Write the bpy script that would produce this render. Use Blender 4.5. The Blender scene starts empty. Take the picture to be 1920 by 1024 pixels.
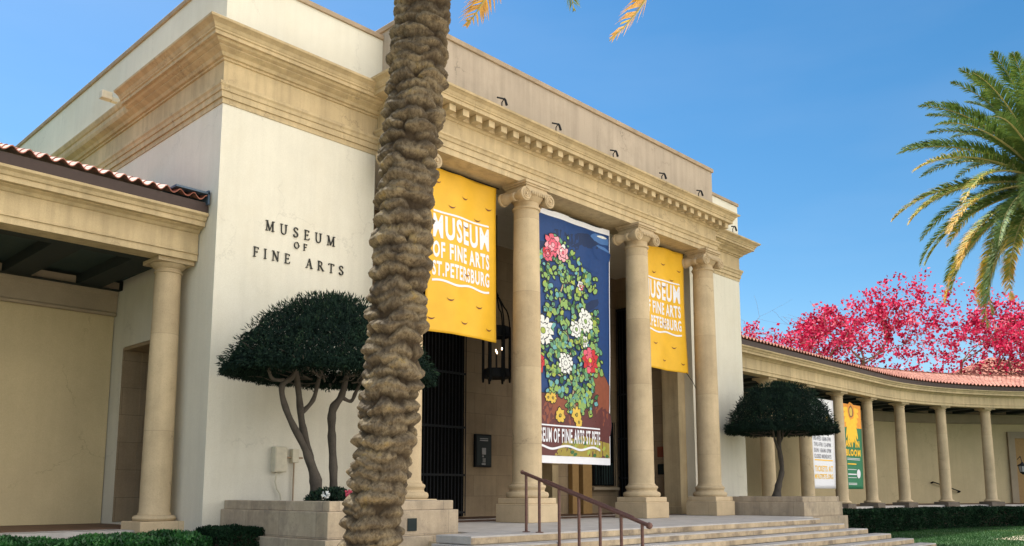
import bpy, bmesh, math, random
import numpy as np
from mathutils import Vector, Matrix
random.seed(7); rng = np.random.default_rng(11)
C = bpy.context.scene.collection
R = math.radians; PI = math.pi
# ------------------------------------------------------------------ camera
cd = bpy.data.cameras.new('camera'); cam = bpy.data.objects.new('camera', cd); C.objects.link(cam)
bpy.context.scene.camera = cam
cd.sensor_width = 36; cd.lens = 36*1601.54/1920; cd.shift_y = (693.174-512)/1920
cd.clip_start = .1; cd.clip_end = 3000
CAM = Vector((-7.697, -15.526, .745)); yaw, pitch, roll = .804424, .142007, -.000622
fw = Vector((math.sin(yaw)*math.cos(pitch), math.cos(yaw)*math.cos(pitch), math.sin(pitch)))
rt = Vector((math.cos(yaw), -math.sin(yaw), 0)); up = rt.cross(fw)
rt2 = rt*math.cos(roll)+up*math.sin(roll); up2 = up*math.cos(roll)-rt*math.sin(roll)
cam.matrix_world = Matrix(((rt2.x, up2.x, -fw.x, CAM.x), (rt2.y, up2.y, -fw.y, CAM.y), (rt2.z, up2.z, -fw.z, CAM.z), (0, 0, 0, 1)))
# ------------------------------------------------------------------ world, sun, exposure
SUN_EL, SUN_AZ = 56, 4          # azimuth measured from +Y (behind the building) towards +X
w = bpy.data.worlds.new('World'); bpy.context.scene.world = w; w.use_nodes = True
nt = w.node_tree; sky = nt.nodes.new('ShaderNodeTexSky'); sky.sky_type = 'NISHITA'; sky.sun_disc = False
sky.sun_elevation = R(SUN_EL); sky.sun_rotation = R(SUN_AZ); sky.air_density = 1.0; sky.dust_density = .35; sky.ozone_density = 1.3
bg = nt.nodes['Background']; bg.inputs['Strength'].default_value = .046
hs = nt.nodes.new('ShaderNodeHueSaturation'); hs.inputs['Hue'].default_value = .493; hs.inputs['Saturation'].default_value = 1.36; hs.inputs['Value'].default_value = .90
nt.links.new(sky.outputs[0], hs.inputs['Color'])
# unseen cloud bank added behind the viewer to brighten the shaded front
tc = nt.nodes.new('ShaderNodeTexCoord'); nz = nt.nodes.new('ShaderNodeTexNoise'); nz.inputs['Scale'].default_value = 2.6; nz.inputs['Detail'].default_value = 9; nz.inputs['Roughness'].default_value = .58
nt.links.new(tc.outputs['Generated'], nz.inputs['Vector'])
dt = nt.nodes.new('ShaderNodeVectorMath'); dt.operation = 'DOT_PRODUCT'; dt.inputs[1].default_value = (.42, -.82, .38); nt.links.new(tc.outputs['Generated'], dt.inputs[0])
mr = nt.nodes.new('ShaderNodeMapRange'); mr.interpolation_type = 'SMOOTHSTEP'; mr.inputs[1].default_value = .42; mr.inputs[2].default_value = .76; mr.inputs[3].default_value = -.30; mr.inputs[4].default_value = .22; nt.links.new(dt.outputs['Value'], mr.inputs[0])
ad = nt.nodes.new('ShaderNodeMath'); nt.links.new(nz.outputs[0], ad.inputs[0]); nt.links.new(mr.outputs[0], ad.inputs[1])
cr = nt.nodes.new('ShaderNodeMapRange'); cr.interpolation_type = 'SMOOTHSTEP'; cr.inputs[1].default_value = .5; cr.inputs[2].default_value = .68; nt.links.new(ad.outputs[0], cr.inputs[0])
cm = nt.nodes.new('ShaderNodeMix'); cm.data_type = 'RGBA'; nt.links.new(cr.outputs[0], cm.inputs[0]); wn_ = nt.nodes.new('ShaderNodeTexNoise'); wn_.inputs['Scale'].default_value = 1.7; wn_.inputs['Detail'].default_value = 6
wm_ = nt.nodes.new('ShaderNodeMapping'); wm_.inputs['Scale'].default_value = (1, 1, 4); nt.links.new(tc.outputs['Generated'], wm_.inputs['Vector']); nt.links.new(wm_.outputs[0], wn_.inputs['Vector'])
wr = nt.nodes.new('ShaderNodeMapRange'); wr.inputs[1].default_value = .42; wr.inputs[2].default_value = .85; wr.inputs[4].default_value = .12; nt.links.new(wn_.outputs[0], wr.inputs[0])
wx = nt.nodes.new('ShaderNodeMix'); wx.data_type = 'RGBA'; nt.links.new(wr.outputs[0], wx.inputs[0]); nt.links.new(hs.outputs[0], wx.inputs[6]); wx.inputs[7].default_value = (5.2, 5.6, 6.2, 1)   # faint high haze
nt.links.new(wx.outputs[2], cm.inputs[6]); CV = 17; cm.inputs[7].default_value = (CV, CV*.95, CV*.89, 1)
# thinner, bluer unseen cloud added at left to brighten the side faces
d2 = nt.nodes.new('ShaderNodeVectorMath'); d2.operation = 'DOT_PRODUCT'; d2.inputs[1].default_value = (-.94, -.10, .32); nt.links.new(tc.outputs['Generated'], d2.inputs[0])
m2 = nt.nodes.new('ShaderNodeMapRange'); m2.interpolation_type = 'SMOOTHSTEP'; m2.inputs[1].default_value = .45; m2.inputs[2].default_value = .9; nt.links.new(d2.outputs['Value'], m2.inputs[0])
p2 = nt.nodes.new('ShaderNodeMath'); p2.operation = 'MULTIPLY'; nt.links.new(m2.outputs[0], p2.inputs[0]); nt.links.new(nz.outputs[0], p2.inputs[1])
c2_ = nt.nodes.new('ShaderNodeMix'); c2_.data_type = 'RGBA'; nt.links.new(p2.outputs[0], c2_.inputs[0]); nt.links.new(cm.outputs[2], c2_.inputs[6]); c2_.inputs[7].default_value = (9, 9.5, 10.5, 1)
nt.links.new(c2_.outputs[2], bg.inputs[0])
sd = bpy.data.lights.new('sun', 'SUN'); so = bpy.data.objects.new('sun', sd); C.objects.link(so)
sd.energy = 3.2; sd.angle = R(.5); sd.color = (1, .95, .86)
sdir = Vector((math.sin(R(SUN_AZ))*math.cos(R(SUN_EL)), math.cos(R(SUN_AZ))*math.cos(R(SUN_EL)), math.sin(R(SUN_EL))))
so.rotation_euler = sdir.to_track_quat('Z', 'Y').to_euler(); so.location = (0, 60, 60)
vs = bpy.context.scene.view_settings; vs.view_transform = 'Standard'; vs.look = 'None'; vs.exposure = 1.93; vs.gamma = 1
bpy.context.scene.cycles.max_bounces = 8; bpy.context.scene.cycles.diffuse_bounces = 5
# ------------------------------------------------------------------ helpers
def tag(o, label=None, cat=None, group=None, kind=None):
    if label: o['label'] = label
    if cat: o['category'] = cat
    if group: o['group'] = group
    if kind: o['kind'] = kind
    return o
def empty(name, loc, label, cat, group=None):
    o = bpy.data.objects.new(name, None); C.objects.link(o); o.location = loc; o.empty_display_size = .2
    return tag(o, label, cat, group)
def wloc(o):
    v = Vector((0, 0, 0))
    while o: v += o.location; o = o.parent
    return v
class MB:
    def __init__(s): s.v = []; s.f = []
    def add(s, vs, fs):
        n = len(s.v); s.v += [tuple(p) for p in vs]; s.f += [tuple(i+n for i in f) for f in fs]; return s
    def box(s, x0, x1, y0, y1, z0, z1):
        return s.add([(x0,y0,z0),(x1,y0,z0),(x1,y1,z0),(x0,y1,z0),(x0,y0,z1),(x1,y0,z1),(x1,y1,z1),(x0,y1,z1)],
                     [(0,3,2,1),(4,5,6,7),(0,1,5,4),(1,2,6,5),(2,3,7,6),(3,0,4,7)])
    def obox(s, c, ax, ay, az, hx, hy, hz):     # oriented box
        c = Vector(c); ax = Vector(ax).normalized()*hx; ay = Vector(ay).normalized()*hy; az = Vector(az).normalized()*hz
        v = [c+ax*i+ay*j+az*k for k in (-1,1) for i,j in ((-1,-1),(1,-1),(1,1),(-1,1))]
        return s.add(v, [(0,3,2,1),(4,5,6,7),(0,1,5,4),(1,2,6,5),(2,3,7,6),(3,0,4,7)])
    def lathe(s, cx, cy, prof, n=40, axis='z', cz=0, cap=True):
        vs = []; fs = []
        for r, z in prof:
            for i in range(n):
                a = 2*PI*i/n; p, q = r*math.cos(a), r*math.sin(a)
                vs.append((cx+p, cy+q, z) if axis == 'z' else ((cx+p, z, cz+q) if axis == 'y' else (z, cy+p, cz+q)))
        m = len(prof)
        for k in range(m-1):
            for i in range(n):
                a, b = k*n+i, k*n+(i+1)%n; f = (a, b, b+n, a+n)
                fs.append(f if axis != 'y' else f[::-1])
        if cap: fs.append(tuple(range(n))[::-1]); fs.append(tuple((m-1)*n+i for i in range(n)))
        return s.add(vs, fs)
    def tube(s, pts, rad, n=8, cap=True):
        pts = [Vector(p) for p in pts]; m = len(pts)
        if not hasattr(rad, '__len__'): rad = [rad]*m
        t0 = (pts[1]-pts[0]).normalized(); u = t0.orthogonal().normalized(); vs = []; fs = []
        for k in range(m):
            t = (pts[min(k+1, m-1)]-pts[max(k-1, 0)]).normalized(); u = (u-t*u.dot(t)).normalized(); w_ = t.cross(u)
            for i in range(n):
                a = 2*PI*i/n; vs.append(pts[k]+(u*math.cos(a)+w_*math.sin(a))*rad[k])
        for k in range(m-1):
            for i in range(n): a, b = k*n+i, k*n+(i+1)%n; fs.append((a, b, b+n, a+n))
        if cap: fs.append(tuple(range(n))[::-1]); fs.append(tuple((m-1)*n+i for i in range(n)))
        return s.add(vs, fs)
    def sweep(s, path, prof, outs=None, ends=True):
        # path: xy points; prof: (e, z) with e measured to the right-hand side of the travel direction
        P = [Vector(p) for p in path]; m = len(P); k = len(prof); N = []
        for i in range(m):
            ns = []
            if i > 0: d = (P[i]-P[i-1]).normalized(); ns.append(Vector((d.y, -d.x)))
            if i < m-1: d = (P[i+1]-P[i]).normalized(); ns.append(Vector((d.y, -d.x)))
            n = sum(ns, Vector((0, 0))).normalized(); n = n/max(.3, n.dot(ns[0])); N.append(n)
        vs = [(P[i].x+N[i].x*e, P[i].y+N[i].y*e, z) for i in range(m) for e, z in prof]
        fs = [(i*k+j, (i+1)*k+j, (i+1)*k+j+1, i*k+j+1) for i in range(m-1) for j in range(k-1)]
        if ends: fs.append(tuple(range(k))); fs.append(tuple((m-1)*k+j for j in range(k))[::-1])
        return s.add(vs, fs)
    def build(s, name, mat, parent=None, bevel=0, smooth=False, seg=2):
        off = wloc(parent) if parent else Vector((0, 0, 0))
        me = bpy.data.meshes.new(name); me.from_pydata([(p[0]-off.x, p[1]-off.y, p[2]-off.z) for p in s.v], [], s.f)
        me.materials.append(mat); me.validate(); me.update()
        o = bpy.data.objects.new(name, me); C.objects.link(o)
        if parent: o.parent = parent
        if smooth: smooth_by_angle(me, R(40))
        if bevel:
            b = o.modifiers.new('bevel', 'BEVEL'); b.width = bevel; b.segments = seg; b.limit_method = 'ANGLE'; b.angle_limit = R(50)
        return o
def smooth_by_angle(me, ang):
    me.shade_smooth()
    try: me.set_sharp_from_angle(angle=ang)
    except Exception: pass
def arr_mesh(name, V, F, mat, parent=None, smooth=False, tint=None):
    off = np.array(wloc(parent)) if parent else np.zeros(3)
    V = np.asarray(V, dtype=np.float32)-off.astype(np.float32); F = np.asarray(F, dtype=np.int32)
    me = bpy.data.meshes.new(name); me.vertices.add(len(V)); me.vertices.foreach_set('co', V.ravel())
    k = F.shape[1]; me.loops.add(F.size); me.loops.foreach_set('vertex_index', F.ravel())
    me.polygons.add(len(F)); me.polygons.foreach_set('loop_start', np.arange(0, F.size, k, dtype=np.int32))
    me.update(calc_edges=True); me.materials.append(mat)
    if smooth: me.shade_smooth()
    if tint is not None:
        a = me.attributes.new('tint', 'FLOAT', 'FACE'); a.data.foreach_set('value', np.asarray(tint, dtype=np.float32))
    o = bpy.data.objects.new(name, me); C.objects.link(o)
    if parent: o.parent = parent
    return o
def copy_tree(o, parent=None):
    c = o.copy(); C.objects.link(c); c.parent = parent
    for ch in list(o.children): copy_tree(ch, c)
    return c
# ------------------------------------------------------------------ materials
def nodes(name):
    m = bpy.data.materials.new(name); m.use_nodes = True; n = m.node_tree; return m, n, n.nodes['Principled BSDF']
def ramp(n, inp, stops):
    r = n.nodes.new('ShaderNodeValToRGB'); e = r.color_ramp.elements
    while len(e) < len(stops): e.new(.5)
    for i, (p, c) in enumerate(stops): e[i].position = p; e[i].color = (*c, 1)
    n.links.new(inp, r.inputs[0]); return r
def noise(n, vec, scale, detail=6, rough=.6):
    t = n.nodes.new('ShaderNodeTexNoise'); t.inputs['Scale'].default_value = scale; t.inputs['Detail'].default_value = detail
    t.inputs['Roughness'].default_value = rough; n.links.new(vec, t.inputs['Vector']); return t
def stretch(n, vec, s):
    mp = n.nodes.new('ShaderNodeMapping'); mp.inputs['Scale'].default_value = s; n.links.new(vec, mp.inputs['Vector']); return mp.outputs[0]
def mixc(n, fac, a, b, mode='MIX'):
    x = n.nodes.new('ShaderNodeMix'); x.data_type = 'RGBA'; x.blend_type = mode
    if isinstance(fac, (int, float)): x.inputs[0].default_value = fac
    else: n.links.new(fac, x.inputs[0])
    for i, c in ((6, a), (7, b)):
        if isinstance(c, tuple): x.inputs[i].default_value = (*c, 1)
        else: n.links.new(c, x.inputs[i])
    return x.outputs[2]
def scl(c, k): return tuple(min(1, x*k) for x in c)
def mat_stone(name, col, var=.12, rough=.85, fine=40, big=.8, bump=.15, pits=0, streak=0, stain=None, joint=None):
    m, n, b = nodes(name); g = n.nodes.new('ShaderNodeNewGeometry').outputs['Position']
    n1 = noise(n, g, big, 8, .65); r1 = ramp(n, n1.outputs[0], [(.3, scl(col, 1-var)), (.7, scl(col, 1+var))])
    n2 = noise(n, g, fine, 4, .7); r2 = ramp(n, n2.outputs[0], [(.3, (.86, .85, .83)), (.65, (1, 1, 1))])
    c = mixc(n, 1.0, r1.outputs[0], r2.outputs[0], 'MULTIPLY')
    if streak:
        n3 = noise(n, stretch(n, g, (5, 5, .35)), 1, 6, .6); r3 = ramp(n, n3.outputs[0], [(.42, (1, 1, 1)), (.75, (1-streak,)*3)])
        c = mixc(n, 1.0, c, r3.outputs[0], 'MULTIPLY')
    if stain:
        n5 = noise(n, g, 1.7, 8, .7); r5 = ramp(n, n5.outputs[0], [(.5, (0, 0, 0)), (.72, (1, 1, 1))])
        c = mixc(n, r5.outputs[0], c, stain)
    h = n2.outputs[0]
    if pits:
        vo = n.nodes.new('ShaderNodeTexVoronoi'); vo.inputs['Scale'].default_value = 26; n.links.new(noise_warp(n, g), vo.inputs['Vector'])
        pr = ramp(n, vo.outputs['Distance'], [(.10, (1-pits,)*3), (.2, (1, 1, 1))]); n4 = noise(n, g, 3, 2)
        msk = ramp(n, n4.outputs[0], [(.5, (0, 0, 0)), (.6, (1, 1, 1))]); c = mixc(n, msk.outputs[0], c, mixc(n, 1.0, c, pr.outputs[0], 'MULTIPLY'))
    if joint:
        jx, jz, jc = joint; s = n.nodes.new('ShaderNodeSeparateXYZ'); n.links.new(g, s.inputs[0]); ad = n.nodes.new('ShaderNodeMath'); n.links.new(s.outputs[0], ad.inputs[0]); n.links.new(s.outputs[1], ad.inputs[1])
        cb = n.nodes.new('ShaderNodeCombineXYZ'); n.links.new(ad.outputs[0], cb.inputs[0]); n.links.new(s.outputs[2], cb.inputs[1])
        br = n.nodes.new('ShaderNodeTexBrick'); n.links.new(cb.outputs[0], br.inputs[0]); br.inputs['Scale'].default_value = 1; br.inputs['Brick Width'].default_value = jx; br.inputs['Row Height'].default_value = jz
        br.inputs['Mortar Size'].default_value = .006; br.inputs['Color1'].default_value = (1, 1, 1, 1); br.inputs['Color2'].default_value = (.86, .84, .82, 1); br.inputs['Mortar'].default_value = (jc, jc, jc, 1)
        c = mixc(n, 1.0, c, br.outputs[0], 'MULTIPLY')
    n.links.new(c, b.inputs['Base Color']); b.inputs['Roughness'].default_value = rough; b.inputs['Specular IOR Level'].default_value = .25
    if bump:
        bp = n.nodes.new('ShaderNodeBump'); bp.inputs['Strength'].default_value = bump; bp.inputs['Distance'].default_value = .02
        n.links.new(h, bp.inputs['Height']); n.links.new(bp.outputs[0], b.inputs['Normal'])
    return m
def noise_warp(n, g):
    t = noise(n, g, 6, 3); x = n.nodes.new('ShaderNodeVectorMath'); x.operation = 'MULTIPLY_ADD'; x.inputs[1].default_value = (.05,)*3
    n.links.new(t.outputs['Color'], x.inputs[0]); n.links.new(g, x.inputs[2]); return x.outputs[0]
def mat_plain(name, col, rough=.6, metal=0, var=.1, scale=8, bump=0, spec=.4):
    m, n, b = nodes(name); g = n.nodes.new('ShaderNodeNewGeometry').outputs['Position']
    t = noise(n, g, scale, 5); r = ramp(n, t.outputs[0], [(.3, scl(col, 1-var)), (.7, scl(col, 1+var))])
    n.links.new(r.outputs[0], b.inputs['Base Color']); b.inputs['Roughness'].default_value = rough; b.inputs['Metallic'].default_value = metal; b.inputs['Specular IOR Level'].default_value = spec
    if bump:
        bp = n.nodes.new('ShaderNodeBump'); bp.inputs['Strength'].default_value = bump; bp.inputs['Distance'].default_value = .01
        n.links.new(t.outputs[0], bp.inputs['Height']); n.links.new(bp.outputs[0], b.inputs['Normal'])
    return m
def mat_emit(name, col, s):
    m, n, b = nodes(name); b.inputs['Emission Color'].default_value = (*col, 1); b.inputs['Emission Strength'].default_value = s; b.inputs['Base Color'].default_value = (*col, 1); return m
def mat_tint(name, stops, rough=.55, transl=0, spec=.3):
    m, n, b = nodes(name); a = n.nodes.new('ShaderNodeAttribute'); a.attribute_name = 'tint'
    r = ramp(n, a.outputs['Fac'], stops); n.links.new(r.outputs[0], b.inputs['Base Color']); b.inputs['Roughness'].default_value = rough; b.inputs['Specular IOR Level'].default_value = spec
    if transl:
        t = n.nodes.new('ShaderNodeBsdfTranslucent'); n.links.new(r.outputs[0], t.inputs[0]); mx = n.nodes.new('ShaderNodeMixShader'); mx.inputs[0].default_value = transl
        n.links.new(b.outputs[0], mx.inputs[1]); n.links.new(t.outputs[0], mx.inputs[2]); n.links.new(mx.outputs[0], n.nodes['Material Output'].inputs[0])
    return m
M = dict(
 stucco=mat_stone('cream stucco', (.66,.635,.545), .06, .9, 60, .45, .14, streak=.07),
 stone=mat_stone('warm limestone', (.52,.41,.245), .15, .85, 45, .9, .22, streak=.28, pits=.25),
 column=mat_stone('column limestone', (.54,.43,.275), .15, .82, 50, 1.4, .25, pits=.4, streak=.14, joint=(60, 1.93, .72)),
 plinth=mat_stone('pitted plinth stone', (.58,.46,.30), .12, .85, 55, 1.6, .3, pits=.5, joint=(1.3, .42, .75)),
 planter=mat_stone('weathered planter stone', (.46,.38,.28), .16, .9, 55, 1.6, .3, pits=.5, streak=.25, stain=(.24,.20,.16), joint=(1.15, .8, .6)),
 riser=mat_stone('stained riser stone', (.50,.40,.27), .2, .9, 45, 2.4, .3, pits=.5, streak=.35, stain=(.13,.105,.085), joint=(1.9, 5, .6)),
 darkplinth=mat_stone('dark plinth stone', (.15,.125,.10), .25, .9, 45, 2.4, .2),  # darker plinth stone for the right arcade columns
 attic=mat_stone('rough attic cast stone', (.42,.35,.275), .13, .95, 90, 1.1, .35, streak=.22),
 coping=mat_stone('coping stone', (.34,.26,.18), .2, .9, 50, 2, .2),
 tread=mat_stone('grey step stone', (.42,.40,.38), .2, .8, 60, 2.2, .2, stain=(.36,.33,.30), pits=.2),
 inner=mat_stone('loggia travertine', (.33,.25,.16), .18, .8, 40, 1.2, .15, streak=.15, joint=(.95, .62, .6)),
 gallery=mat_stone('gallery plaster', (.58,.48,.29), .07, .9, 50, .7, .1, streak=.06),
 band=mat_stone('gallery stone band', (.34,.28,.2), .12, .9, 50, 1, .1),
 tile_floor=mat_stone('dark red paving', (.13,.075,.05), .3, .6, 30, 3, .1, joint=(.3, .3, .6)),
 pave=mat_stone('pale bounce and path paving', (.58,.50,.39), .1, .9, 40, .6, .1),
 dark=mat_plain('black painted metal', (.008,.009,.010), .65, 0, spec=.2),
 bars=mat_plain('gate iron', (.010,.012,.015), .6, 0, spec=.25),
 void=mat_plain('unlit interior', (.006,.006,.006), .95, spec=.05),
 fascia=mat_plain('dark brown eave board', (.045,.028,.024), .7),
 flash=mat_plain('blue grey metal flashing', (.06,.09,.13), .5, .3),
 ceil=mat_plain('dark green ceiling beam', (.012,.02,.02), .8),
 ceil2=mat_plain('teal ceiling panel', (.022,.045,.042), .8),
 rail=mat_plain('rusty brown rail paint', (.115,.055,.042), .42, .2, .25, 30, .1),
 white=mat_plain('white banner vinyl', (.72,.73,.78), .6, var=.03),
 yellow=mat_plain('yellow banner vinyl', (.70,.40,.02), .55, var=.06, scale=2.5),
 cream=mat_plain('pale utility box paint', (.52,.48,.37), .6),
 letter=mat_plain('black bronze lettering', (.022,.022,.018), .5, .2),
 bark=mat_stone('topiary bark', (.07,.06,.05), .3, .95, 30, 4, .5),
 soil=mat_plain('planter soil', (.05,.035,.025), .95, bump=.5, scale=20),
 bulb=mat_emit('glowing candle bulb', (1, .72, .42), 2.6),
 ochre=mat_plain('ochre lit panel', (.33,.20,.075), .7),  # ochre colour with warm interior light put into it
 screen=mat_plain('notice backing', (.008,.016,.017), .5, spec=.2),
 grey=mat_plain('grey notice print', (.30,.30,.30), .6),
)
for k, c in dict(navy=(.002,.018,.075), deepblue=(.002,.036,.155), skyblue=(.05,.14,.36), leaf1=(.03,.12,.035), leaf2=(.22,.36,.10), leaf3=(.10,.26,.15), leaf4=(.30,.38,.06), teal=(.12,.33,.36),
    pink=(.62,.10,.16), rose=(.75,.32,.38), red=(.48,.02,.03), petal=(.66,.68,.66), gold=(.62,.42,.06), rust=(.22,.06,.03), maroon=(.10,.025,.025), stem=(.38,.30,.18), lead=(.006,.008,.012), olive=(.30,.24,.04),
    bgreen=(.01,.16,.07), orange=(.75,.28,.02), sun=(.85,.50,.02), dgrey=(.22,.22,.26), brown=(.16,.05,.02)).items():
    M[k] = mat_plain('print '+k, c, .6, var=.10, scale=9)
# clay tile: colour per tile from position noise
def add_wear(m, dirt, crack=.75):
    n = m.node_tree; b = n.nodes['Principled BSDF']; src = b.inputs['Base Color'].links[0].from_socket; g = n.nodes.new('ShaderNodeNewGeometry').outputs['Position']
    t = noise(n, g, .55, 9, .68); r = ramp(n, t.outputs[0], [(.48, (0,0,0)), (.78, (.55,.55,.55))]); c = mixc(n, r.outputs[0], src, dirt)
    vo = n.nodes.new('ShaderNodeTexVoronoi'); vo.feature = 'DISTANCE_TO_EDGE'; vo.inputs['Scale'].default_value = .45
    w1 = noise(n, g, 1.6, 6, .7); x = n.nodes.new('ShaderNodeVectorMath'); x.operation = 'MULTIPLY_ADD'; x.inputs[1].default_value = (.9,)*3; n.links.new(w1.outputs['Color'], x.inputs[0]); n.links.new(g, x.inputs[2]); n.links.new(x.outputs[0], vo.inputs['Vector'])
    cr_ = ramp(n, vo.outputs['Distance'], [(0, (crack,)*3), (.006, (1,1,1))]); mk = noise(n, g, .4, 3); mr_ = ramp(n, mk.outputs[0], [(.5, (0,0,0)), (.56, (1,1,1))])
    c = mixc(n, mr_.outputs[0], c, mixc(n, 1.0, c, cr_.outputs[0], 'MULTIPLY')); n.links.new(c, b.inputs['Base Color'])
add_wear(M['stucco'], (.54,.49,.38), .82); add_wear(M['stone'], (.34,.26,.15), .6); add_wear(M['column'], (.38,.30,.19), .55); add_wear(M['attic'], (.28,.23,.18), .5); add_wear(M['gallery'], (.44,.36,.22), .75)
def mat_tile():
    m, n, b = nodes('clay roof tile'); g = n.nodes.new('ShaderNodeNewGeometry').outputs['Position']
    v = n.nodes.new('ShaderNodeTexVoronoi'); v.inputs['Scale'].default_value = 3.6; n.links.new(g, v.inputs['Vector'])
    s = n.nodes.new('ShaderNodeSeparateColor'); n.links.new(v.outputs['Color'], s.inputs[0])
    r = ramp(n, s.outputs[0], [(0, (.20,.055,.032)), (.5, (.28,.09,.055)), (1, (.35,.14,.095))]); t = noise(n, g, 7, 6)
    r2 = ramp(n, t.outputs[0], [(.3, (.8,.78,.76)), (.7, (1.0,1.0,1.0))]); n.links.new(mixc(n, 1.0, r.outputs[0], r2.outputs[0], 'MULTIPLY'), b.inputs['Base Color'])
    b.inputs['Roughness'].default_value = .75; return m
M['tile'] = mat_tile()
def mat_trunk():
    m, n, b = nodes('palm trunk fibre'); g = n.nodes.new('ShaderNodeNewGeometry').outputs['Position']
    t = noise(n, g, 5, 8, .7); r = ramp(n, t.outputs[0], [(.36, (.085,.068,.048)), (.48, (.145,.115,.075)), (.60, (.235,.19,.12)), (.68, (.30,.22,.09))])
    f = noise(n, stretch(n, g, (45, 45, 16)), 1, 6, .7); r2 = ramp(n, f.outputs[0], [(.38, (.62,.58,.54)), (.52, (1,1,1))])
    at = n.nodes.new('ShaderNodeAttribute'); at.attribute_name = 'scar_shade'; an_ = n.nodes.new('ShaderNodeMath'); an_.operation = 'MULTIPLY_ADD'; an_.inputs[1].default_value = .5; n.links.new(f.outputs[0], an_.inputs[0]); n.links.new(at.outputs['Fac'], an_.inputs[2])
    sr = ramp(n, an_.outputs[0], [(.30, (0,0,0)), (.95, (1,1,1))])     # dark fibre between paler leaf bases, with crease shade put into the colour
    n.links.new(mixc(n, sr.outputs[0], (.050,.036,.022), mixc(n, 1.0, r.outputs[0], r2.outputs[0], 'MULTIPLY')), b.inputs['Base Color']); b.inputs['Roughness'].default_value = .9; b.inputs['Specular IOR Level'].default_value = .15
    f2 = noise(n, stretch(n, g, (34, 34, 12)), 1.2, 8, .75)
    bp = n.nodes.new('ShaderNodeBump'); bp.inputs['Strength'].default_value = 1.0; bp.inputs['Distance'].default_value = .03
    n.links.new(f2.outputs[0], bp.inputs['Height']); n.links.new(bp.outputs[0], b.inputs['Normal']); return m
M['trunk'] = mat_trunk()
M['frond'] = mat_tint('palm leaflets', [(0, (.025,.06,.022)), (.45, (.10,.17,.04)), (.62, (.22,.25,.045)), (.8, (.62,.36,.04)), (1, (.50,.30,.10))], .6, .2, .2)
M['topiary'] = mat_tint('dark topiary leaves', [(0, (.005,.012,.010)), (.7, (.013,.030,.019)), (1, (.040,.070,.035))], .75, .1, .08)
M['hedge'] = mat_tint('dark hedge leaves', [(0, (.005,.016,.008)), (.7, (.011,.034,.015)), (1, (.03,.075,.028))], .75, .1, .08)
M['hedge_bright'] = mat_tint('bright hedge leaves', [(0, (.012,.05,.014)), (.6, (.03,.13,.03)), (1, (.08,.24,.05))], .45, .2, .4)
M['blossom'] = mat_tint('crimson blossom', [(0, (.16,.003,.018)), (.5, (.50,.016,.07)), (.82, (.66,.06,.14)), (1, (.74,.24,.30))], .7, .3, .05)
M['pinkbark'] = mat_stone('pale grey bark', (.30,.24,.19), .25, .95, 30, 3, .4)
M['grass'] = mat_tint('grass blades', [(0, (.008,.045,.006)), (.7, (.02,.085,.012)), (1, (.08,.11,.03))], .6, .2, .3)
def mat_lawn():
    m, n, b = nodes('lawn turf'); g = n.nodes.new('ShaderNodeNewGeometry').outputs['Position']
    t = noise(n, g, .7, 8, .7); r = ramp(n, t.outputs[0], [(.35, (.010,.05,.008)), (.55, (.018,.08,.012)), (.74, (.07,.09,.03))])
    f = noise(n, g, 60, 3); r2 = ramp(n, f.outputs[0], [(.3, (.55,.6,.5)), (.7, (1,1,1))]); n.links.new(mixc(n, 1.0, r.outputs[0], r2.outputs[0], 'MULTIPLY'), b.inputs['Base Color']); b.inputs['Roughness'].default_value = .95
    return m
M['lawn'] = mat_lawn()
M['frond_rib'] = mat_plain('palm rib', (.30,.27,.10), .6)
# ------------------------------------------------------------------ setting
GZ = -.9
def sheet(name, x0, x1, y0, y1, z, mat, kind='structure'):
    o = MB().add([(x0,y0,z),(x1,y0,z),(x1,y1,z),(x0,y1,z)], [(0,1,2,3)]).build(name, mat); o['kind'] = kind; return o
sheet('lawn', -1500, 1500, -1500, 1500, GZ, M['lawn'])
sheet('forecourt_bounce_paving', -30, 19.6, -70, -7.4, GZ+.006, M['pave'])  # pale paving added out of view to bounce sunlight onto the front
sheet('garden_path', 25.5, 34, -70, -6.6, GZ+.006, M['pave'])
# ------------------------------------------------------------------ museum building
bld = empty('museum_building', (10.385, 0, 0), 'large cream neoclassical museum building with a four columned portico and stepped stone cornice', 'museum')
W, A4, A1, XR = 20.77, 17.297, 3.86, 17.32
core = MB()
core.box(1.2,3.84,.02,30,GZ,8.56).box(.02,1.2,.02,2.0,GZ,8.56).box(.02,1.2,4.28,30,GZ,8.56).box(.02,1.2,2.0,4.28,4.02,8.56).box(.02,1.2,2.0,4.28,GZ,.08)
core.build('wing_wall', M['stucco'], bld)
MB().box(XR,20.75,.02,30,GZ,8.56).build('wing_wall', M['stucco'], bld)
MB().box(.06,20.71,.06,29,8.56,10.02).build('upper_wall', M['stucco'], bld)
at = MB().box(0,W,0,30,10.0,11.46).build('wing_parapet', M['stucco'], bld)
MB().box(-.05,W+.05,-.05,30.05,11.46,11.575).build('coping', M['coping'], at, .015)
at = MB().box(3.97,17.465,-.885,1.6,10.04,11.66).build('portico_parapet', M['attic'], bld)
MB().box(3.92,17.52,-.94,1.65,11.66,11.79).build('coping', M['coping'], at, .015)
EWA = [(-.1,8.54),(0,8.54),(0,8.65),(.035,8.655),(.035,8.78),(.06,8.79),(.075,8.86),(.105,8.90),(.105,8.96),(0,8.985),(0,9.44),(.04,9.45),(.04,9.49),(.09,9.50),(.13,9.56),(.24,9.62),(.24,9.64),(-.1,9.64)]
EWC = [(-.1,9.642),(.245,9.642),(.32,9.67),(.35,9.715),(.42,9.715),(.42,9.785),(.45,9.80),(.45,9.83),(.47,9.85),(.50,9.90),(.56,9.94),(.60,9.96),(.61,10.0),(.60,10.012),(-.02,10.03),(-.1,10.0)]
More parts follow.
